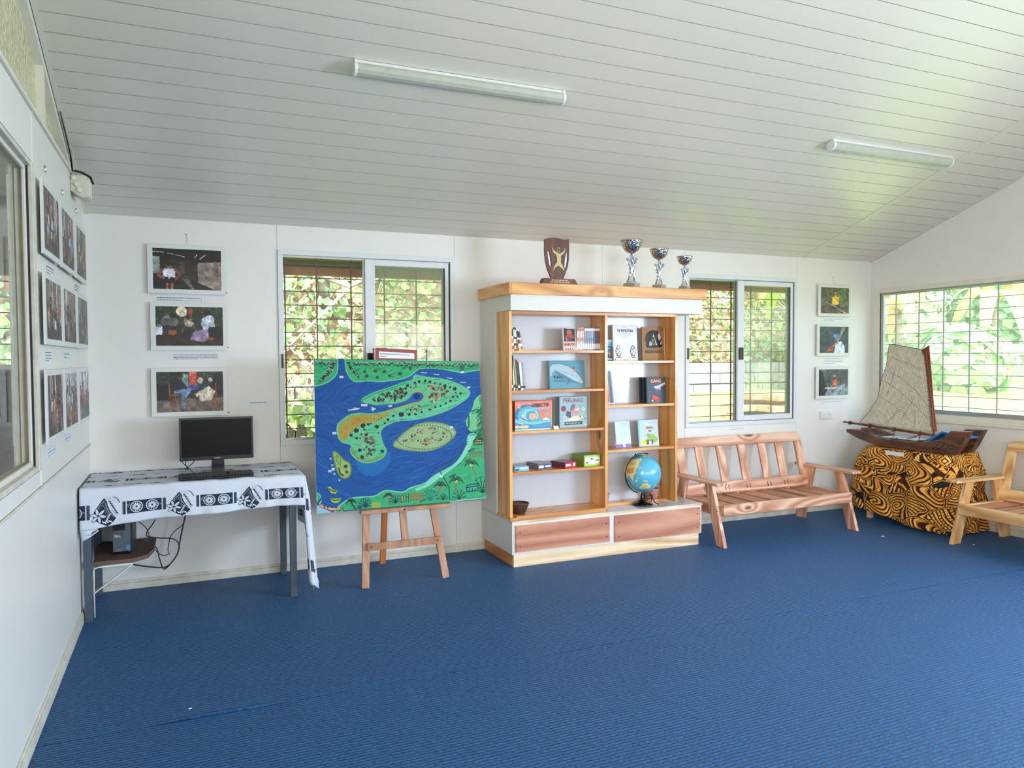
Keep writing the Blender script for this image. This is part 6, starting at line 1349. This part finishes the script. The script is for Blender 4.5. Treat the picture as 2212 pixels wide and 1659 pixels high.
def p1(c):
    c.rect(0,0,1,.3,(16,14,16)); c.rect(0,.2,.1,.62,(120,130,120))
    for i,(x0,x1) in enumerate(((.0,.16),(.21,.29),(.32,.40),(.41,.46),(.6,.64),(.68,.76))): c.line([(x0,.08+.03*i),(x1,.10+.03*i if i<4 else .13)],4,(236,238,240))
    c.rect(.25,.28,.62,.8,(44,38,36)); c.rect(.38,.3,.46,.62,(66,58,52)); c.poly([(.64,.33),(1,.28),(1,.78),(.65,.82)],(126,112,102)); c.poly([(.64,.82),(1,.78),(1,1),(.84,.98)],(140,126,114)); foliage(c,.66,.98,.34,.74,60,[(146,132,120),(100,88,80)])
    c.poly([(0,.72),(.6,.78),(.9,1),(0,1)],(26,24,28)); c.poly([(.4,.72),(.5,.72),(.6,.98),(.56,1)],(120,112,108),.8); c.line([(.3,.7),(.5,.68)],5,(120,112,104))
    person(c,.23,.74,.78,(116,70,56),(196,196,206),(24,22,28)); c.line([(.2,.86),(.2,1)],16,(150,92,70)); c.line([(.27,.86),(.27,1)],16,(150,92,70))
def p2(c):
    foliage(c,0,1,0,.45,500,GR); c.ell(.38,.12,.08,.14,(206,196,170)); c.ell(.51,.14,.03,.12,(170,70,60)); c.rect(0,.6,1,1,(46,36,34)); foliage(c,0,1,.66,1,160,[(70,56,50),(30,24,24),(90,70,60)])
    c.ell(.2,.38,.13,.16,(104,98,98)); c.ell(.25,.24,.05,.06,(30,22,20)); c.ell(.2,.54,.14,.06,(40,34,40)); c.rect(.18,.6,.3,.72,(140,84,48)); c.rect(.0,.5,.09,.72,(196,204,214)); c.rect(.01,.46,.08,.52,(120,130,160))
    c.ell(.47,.36,.06,.1,(150,104,84)); c.ell(.47,.28,.03,.05,(40,28,24)); c.ell(.49,.44,.07,.07,(214,206,196)); c.line([(.42,.5),(.38,.66)],12,(110,70,56)); c.line([(.54,.48),(.6,.6)],12,(110,70,56))
    c.poly([(.68,.3),(.78,.2),(.86,.24),(.88,.5),(.72,.62),(.66,.44)],(198,200,214)); c.ell(.76,.14,.055,.08,(28,20,20)); c.poly([(.56,.62),(.76,.56),(.8,.8),(.7,.9),(.5,.84)],(150,130,156)); c.rect(.78,.52,1,.82,(26,24,30)); c.ell(.8,.82,.06,.04,(120,70,30))
def p3(c):
    foliage(c,0,1,0,.3,300,GR); c.rect(.48,.0,.6,.34,(190,74,56)); foliage(c,.48,.6,0,.32,60,[(220,160,140),(160,60,50)]); c.rect(.38,.06,.47,.34,(120,160,160)); c.rect(0,.66,1,1,(104,90,84)); foliage(c,0,1,.66,1,60,[(130,116,108),(70,60,56)]); c.rect(0,.3,.2,.7,(36,30,36)); c.rect(.84,.1,1,.6,(30,28,34))
    c.poly([(.44,.34),(.62,.34),(.66,.44),(.46,.46)],(70,92,160)); c.poly([(.2,.24),(.3,.14),(.42,.3),(.38,.5),(.2,.52)],(28,34,40)); c.ell(.35,.12,.05,.08,(104,70,56)); c.ell(.33,.07,.05,.06,(20,18,18)); c.line([(.28,.5),(.48,.46),(.42,.6)],26,(120,140,176)); c.line([(.38,.54),(.4,.88)],24,(110,132,170))
    c.poly([(.62,.3),(.72,.24),(.8,.34),(.78,.52),(.62,.5)],(34,52,58)); c.ell(.65,.22,.045,.08,(196,180,166)); c.poly([(.56,.56),(.78,.36),(.88,.5),(.82,.72),(.66,.74)],(206,192,172)); c.ell(.8,.2,.03,.05,(206,200,196)); c.line([(.62,.62),(.6,.84)],14,(110,70,50))
    for a in ([(.18,.3),(.2,.7)],[(.2,.58),(.32,.58)],[(.27,.6),(.28,.9)],[(.88,.3),(.9,.9)],[(.84,.7),(.84,.92)]): c.line(a,9,(150,76,40))
def p4(c):
    foliage(c,.5,1,0,1,400,[(100,140,60),(140,170,90),(60,90,50)]); c.rect(0,0,.5,1,(84,84,70)); 
    for i in range(16): c.line([(.2+.04*i,0),(.02+.035*i,.8)],3,(150,150,120),.8)
    c.rect(0,.7,1,1,(96,76,66)); foliage(c,0,1,.7,1,80,[(190,160,120),(70,56,50)]); c.ell(.5,.25,.05,.08,(150,100,70)); c.ell(.5,.2,.05,.03,(206,170,120)); c.poly([(.4,.36),(.5,.3),(.64,.38),(.62,.66),(.4,.66)],(224,178,66)); c.poly([(.34,.7),(.66,.64),(.7,.84),(.3,.84)],(60,56,60)); c.line([(.18,.56),(.8,.88)],5,(210,180,150)); c.line([(.56,.82),(.96,1)],6,(220,200,180))
def p5(c):
    c.rect(0,0,1,1,(56,66,70)); foliage(c,0,1,0,1,260,[(70,84,84),(44,54,56),(90,104,100)]); 
    for i in range(5): c.line([(.9-.03*i,0),(.62-.01*i,.62)],4,(186,176,140))
    c.ell(.58,.34,.11,.10,(96,130,206)); c.ell(.58,.46,.06,.06,(150,110,100)); c.poly([(.5,.95),(.56,.62),(.74,.54),(.86,.74),(.88,1),(.5,1)],(196,204,226)); c.poly([(.2,.98),(.34,.78),(.5,.68),(.44,.9)],(196,84,70)); c.line([(.46,.74),(.62,.6),(.6,.44)],14,(180,120,104)); c.line([(.0,.34),(.3,.06)],3,(140,150,140))
def p6(c):
    c.rect(0,0,1,1,(74,78,80)); c.poly([(0,0),(.14,.1),(.2,.5),(.36,.8),(.2,1),(0,1)],(36,34,38)); c.poly([(.3,.74),(.6,.66),(.98,.54),(1,1),(.2,.98)],(126,136,146)); foliage(c,.35,1,.66,1,130,[(220,226,232),(80,90,98),(190,196,204)]); c.poly([(.46,.6),(.5,.42),(.6,.34),(.64,.46),(.6,.62)],(214,92,74)); c.ell(.53,.26,.04,.06,(206,120,96)); c.line([(.5,.56),(.34,.72)],8,(206,120,96)); c.line([(.62,.6),(.5,.76)],8,(206,120,96)); c.rect(.2,.68,.6,.74,(216,222,230),.7)
def prand(seed,bgs,warm):
    def f(c):
        R=np.random.RandomState(seed); c.rect(0,0,1,.5,bgs[0]); c.rect(0,.5,1,1,bgs[1])
        for _ in range(14): x=R.rand(); c.rect(x,0,x+.03+.04*R.rand(),.35+.4*R.rand(),[(170,150,140),(120,104,98),(84,74,70),(206,196,190)][R.randint(4)],.8)
        for _ in range(9):
            x=.08+.84*R.rand(); y=.5+.35*R.rand(); s=.4+.3*R.rand(); person(c,x,y,s,(120,82,66),[(60,70,110),(206,206,210),(176,90,70),(110,60,60),(150,180,190),(40,40,56),(200,130,90)][R.randint(7)],[(40,40,50),(90,70,60),(150,130,110)][R.randint(3)])
        for _ in range(40): x,y=R.rand(2); c.line([(x,y),(x+.05*R.randn(),y+.08*R.randn())],1+3*R.rand(),[(210,200,190),(60,50,50),warm][R.randint(3)],.6)
    return f
def frame(label,cx,z0,z1,hw,mat,axis,inset=(.032,.026,.030,.026),th=.010,gap=.016,lab=None,string=False):
    t=thing('photo_print',label,'photograph',(cx,0,z0) if axis=='x' else (0,cx,z0),'mounted photographs on the '+('back' if axis=='x' else 'left')+' wall')
    def Q(a,d,z): return (a,-d,z) if axis=='x' else (d,a,z)
    l,r_,bt,tp_=inset
    d1=gap+th
    if axis=='x': part('mount_board',MB().box(cx-hw,cx+hw,-d1,-gap,z0,z1),M['foam'],t,bev=.001); q=MB().quad((cx-hw+l,-d1-.0006,z0+bt),(cx+hw-r_,-d1-.0006,z0+bt),(cx+hw-r_,-d1-.0006,z1-tp_),(cx-hw+l,-d1-.0006,z1-tp_)); bk2=MB().box(cx-hw*.6,cx+hw*.6,-gap,-.001,z0+.05,z1-.05)
    else: part('mount_board',MB().box(gap,d1,cx-hw,cx+hw,z0,z1),M['foam'],t,bev=.001); q=MB().quad((d1+.0006,cx-hw+l,z0+bt),(d1+.0006,cx+hw-r_,z0+bt),(d1+.0006,cx+hw-r_,z1-tp_),(d1+.0006,cx-hw+l,z1-tp_)); bk2=MB().box(.001,gap,cx-hw*.6,cx+hw*.6,z0+.05,z1-.05)
    part('photo',q,mat,t); part('batten',bk2,M['foam'],t)
    return t
W_='back'
frame('photograph of a woman in a white shirt in a dark shed, above two others',.595,1.940,2.263,.238,ph('photo_a',(24,20,22),p1),'x')
frame('photograph of people sitting in a leafy yard, middle of the three above the monitor',.602,1.566,1.882,.235,ph('photo_b',(40,50,36),p2),'x')
frame('photograph of two seated people at a small table, lowest of the three above the monitor',.597,1.126,1.449,.234,ph('photo_c',(50,50,46),p3),'x')
frame('photograph of a person in a yellow shirt beside tall reeds, near the right corner',6.357,1.885,2.190,.210,ph('photo_d',(90,100,70),p4),'x')
frame('photograph of a person with a blue head wrap, near the right corner',6.350,1.503,1.812,.215,ph('photo_e',(56,66,70),p5),'x')
frame('photograph of a small figure in orange in a dim room, near the right corner',6.346,1.090,1.400,.218,ph('photo_f',(74,78,80),p6),'x')
rows=(('top',1.965,2.290,((104,84,84),(70,58,54))),('middle',1.572,1.888,((120,104,96),(60,52,54))),('lowest',1.140,1.462,((76,66,62),(70,60,60))))
colsL=(('nearest the window',-1.475),('in the central column',-.955),('nearest the corner',-.425))
sp={(0,2):((84,84,66),(66,64,52)),(1,2):((70,80,64),(66,74,70)),(2,2):((206,210,222),(90,104,98)),(2,1):((170,170,176),(100,60,54))}
for i,(rn,z0,z1,bgs) in enumerate(rows):
    for j,(cn,cy) in enumerate(colsL):
        frame('photograph on the left wall, %s row, %s'%(rn,cn),cy-.02*(i==2),z0,z1,.236,ph('photo_l%d%d'%(i,j),(80,70,66),prand(10+i*3+j,sp.get((i,j),bgs),[(120,140,180),(190,110,80),(200,90,60)][i])),'y',inset=(.03,.03,.026,.026))
# caption strips, number tags, hooks and hanging lines
def caption(label,x0,x1,z0,z1,lines,axis='x',border=True):
    P=(lambda a0,a1,b0,b1,d0,d1: MB().box(a0,a1,-d1,-d0,b0,b1)) if axis=='x' else (lambda a0,a1,b0,b1,d0,d1: MB().box(d0,d1,a0,a1,b0,b1))
    o=thing('caption_card',label,'caption',((x0+x1)/2,0,z0) if axis=='x' else (0,(x0+x1)/2,z0),'caption cards under the photographs')
    part('card',P(x0,x1,z0,z1,.0005,.0022),M['paper'],o)
    R=random.Random(int(abs(x0)*1000)); h=(z1-z0)
    def pr_(a0,a1,b0,b1): part('printed_line',P(a0,a1,b0,b1,.0022,.0027),M['ink'],o)
    if border:
        for a0,a1,b0,b1 in ((x0+.008,x1-.008,z1-.0085,z1-.007),(x0+.008,x1-.008,z0+.007,z0+.0085),(x0+.008,x0+.0095,z0+.007,z1-.007),(x1-.0095,x1-.008,z0+.007,z1-.007)): pr_(a0,a1,b0,b1)
    for k in range(lines):
        z=z1-h*(k+.85)/(lines+.7); x=x0+.014; end=x1-.014 if k<lines-1 else x0+(x1-x0)*(.55 if lines>1 else .92); m=MB()
        while x<end: w_=R.uniform(.006,.022); m.v and None; m2=P(x,min(x+w_,end),z-.0016,z+.0016,.0022,.0026); n0=len(m.v); m.v+=m2.v; m.f+=[tuple(i+n0 for i in f) for f in m2.f]; x+=w_+.0035
        part('text_line',m,M['ink'],o)
caption('two-line caption card under the top photograph by the left corner',.399,.690,1.890,1.924,2)
caption('four-line caption card under the middle photograph above the monitor',.492,.782,1.500,1.546,4)
caption('small pale card with one printed line, left of the left back window',.958,1.096,1.183,1.222,1,border=False)
caption('caption card under the yellow-shirt photograph at the right corner',6.225,6.508,1.830,1.874,2,border=False)
caption('caption card under the blue-head-wrap photograph at the right corner',6.240,6.512,1.418,1.492,4,border=False)
caption('caption card under the lowest photograph at the right corner',6.222,6.500,1.036,1.074,1,border=False)
caption('narrow pale card under the right back window',5.110,5.290,.832,.846,1,border=False)
caption('caption card under the top left-wall photograph nearest the window',-1.50,-1.28,1.895,1.945,3,'y')
caption('caption card under the top left-wall photograph nearest the corner',-.56,-.36,1.900,1.945,3,'y')
caption('caption card under the middle left-wall photograph nearest the window',-1.60,-1.40,1.490,1.550,4,'y',False)
caption('caption card under the central middle-row photograph on the left wall',-1.02,-.84,1.505,1.550,2,'y')
caption('caption card under the lowest left-wall photograph nearest the window',-1.60,-1.38,1.065,1.110,1,'y')
caption('caption card under the central lowest photograph on the left wall',-1.06,-.88,1.075,1.120,1,'y')
for lb,p,ax in (('top photograph by the left corner',(.836,1.945),'x'),('middle photograph above the monitor',(.842,1.575),'x'),('lowest photograph above the monitor',(.838,1.130),'x'),('blue-head-wrap photograph',(6.588,1.60),'x'),('lowest photograph at the right corner',(6.585,1.115),'x'),('middle left-wall photograph nearest the window',(-1.225,1.578),'y'),('middle left-wall photograph nearest the corner',(-.178,1.59),'y')):
    a,z=p; o=thing('number_tag','tiny white number tag beside the '+lb,'tag',(a,0,z) if ax=='x' else (0,a,z),'number tags beside the photographs')
    if ax=='x': part('tag',MB().box(a-.010,a+.010,-.002,-.0003,z,z+.022),M['paper'],o); part('digits',MB().box(a-.006,a-.001,-.0026,-.002,z+.007,z+.015).box(a+.001,a+.006,-.0026,-.002,z+.007,z+.015),M['ink'],o)
    else: part('tag',MB().box(.0003,.002,a-.010,a+.010,z,z+.022),M['paper'],o); part('digits',MB().box(.002,.0026,a-.006,a-.001,z+.007,z+.015).box(.002,.0026,a+.001,a+.006,z+.007,z+.015),M['ink'],o)
for lb,x,z in (('left corner',.600,2.263),('right corner',6.36,2.190)):
    o=thing('hanging_cord','thin white cord and nail holding the photographs by the '+lb,'cord',(x,0,z)); part('cord',MB().tube([(x-.004,-.004,z+.075),(x+.002,-.006,z+.03),(x+.006,-.014,z-.002)],.0018,5),M['foam'],o); part('nail',MB().tube([(x-.010,-.001,z+.078),(x-.002,-.006,z+.074)],.003,6),M['rawalu'],o)
for lb,y in (('nearest the window',-1.475),('in the middle',-.955),('nearest the corner',-.425)):
    z=2.375; solo('picture_hook',MB().tube([(.006,y+.010*math.cos(a),z+.014*math.sin(a)) for a in [2*PI*i/12 for i in range(12)]],.0018,5,closed=True).tube([(.0,y,z+.014),(.008,y,z+.014)],.0025,5),M['rawalu'],'small ring hook above the left-wall photographs, '+lb,'hook','ring hooks on the left wall')
# wall socket
so=thing('wall_socket','white double wall socket at the right corner of the back wall','socket',(6.282,0,.893))
part('plate',MB().box(6.203,6.361,-.014,-.0005,.893,.969),M['foam'],so,bev=.004)
for x in (6.243,6.321):
    part('switch',MB().box(x-.007,x+.007,-.018,-.014,.945,.960),M['white'],so,bev=.001)
    part('pin_holes',MB().box(x-.003,x+.003,-.0146,-.0138,.930,.938).box(x-.016,x-.010,-.0146,-.0138,.910,.914).box(x+.010,x+.016,-.0146,-.0138,.910,.914),M['ink'],so)
# alarm box with its cable
ab=thing('junction_box','cream plastic junction box with black cable in the top left corner','junction box',(.05,-.50,2.42))
part('housing',MB().prism([(0.001,2.545),(.080,2.545),(.088,2.52),(.088,2.425),(.060,2.418),(.001,2.455)],lambda a,b,d:(a,d,b),-.62,-.47),plain('cream_plastic',S(206,204,184),.4),ab,bev=.004)
part('cover_ridge',MB().box(.086,.096,-.60,-.565,2.43,2.53).box(.086,.096,-.53,-.495,2.43,2.53),M['trim'],ab,bev=.003)
for z in (2.525,2.490,2.458): part('cable_gland',MB().tube([(.022+.4*(2.525-z),-.62,z),(.022+.4*(2.525-z),-.634,z)],.013,12),M['trim'],ab,bev=.002)
part('black_cable',MB().tube([(.010,-1.0,zc(-1.0)-.010),(.010,-.85,zc(-.85)-.010),(.012,-.66,zc(-.66)-.03),(.016,-.64,2.56),(.03,-.62,2.566),(.06,-.60,2.562),(.095,-.56,2.55),(.105,-.52,2.52)],[.002,.003,.004,.005,.007,.007,.007,.006],7),M['cable'],ab,smooth=True)
# ceiling battens
def batten(label,x0,x1,y):
    z=zc(y); t=thing('ceiling_lamp',label,'lamp',((x0+x1)/2,y,z),'fluorescent battens under the sloping ceiling')
    Rm=Matrix.Translation((0,y,z))@Matrix.Rotation(ang,4,'X')
    def b(a,c,d0,d1,e0,e1): return MB().box(a,c,d0,d1,e0,e1,Rm)
    part('body',b(x0+.012,x1-.012,-.032,.032,-.022,-.001),M['alu'],t,bev=.002)
    pts=[(-.034,-.020),(-.037,-.036),(-.028,-.056),(-.010,-.066),(.012,-.066),(.030,-.055),(.037,-.036),(.034,-.020)]
    part('diffuser',MB().prism(pts,lambda p,q,d:Rm@Vector((d,p,q)),x0+.014,x1-.014),M['diff'],t,bev=.001)
    for a,c in ((x0,x0+.016),(x1-.016,x1)): part('end_cap',MB().prism([(p*1.06,q*1.04) for p,q in pts]+[(.036,-.001),(-.036,-.001)],lambda p,q,d:Rm@Vector((d,p,q)),a,c),M['alu'],t,bev=.002)
M['diff']=plain('opal_diffuser',S(176,180,170),.22,bump=0)
batten('fluorescent batten above the easel, nearer to the left wall',1.385,2.580,-1.625)
batten('fluorescent batten near the right wall',4.675,5.870,-1.560)
for k,(x,y,s) in enumerate(((5.86,-1.02,.012),(6.27,-1.52,.010),(.56,-2.02,.008))):
    solo('paper_scrap',MB().box(x,x+s*1.6,y,y+s,.0,.003),M['paper'],'tiny white paper scrap on the carpet, %s'%['between the bench and the orange cloth','beside the leg of the right-hand bench','near the lifted carpet seam'][k],'scrap')
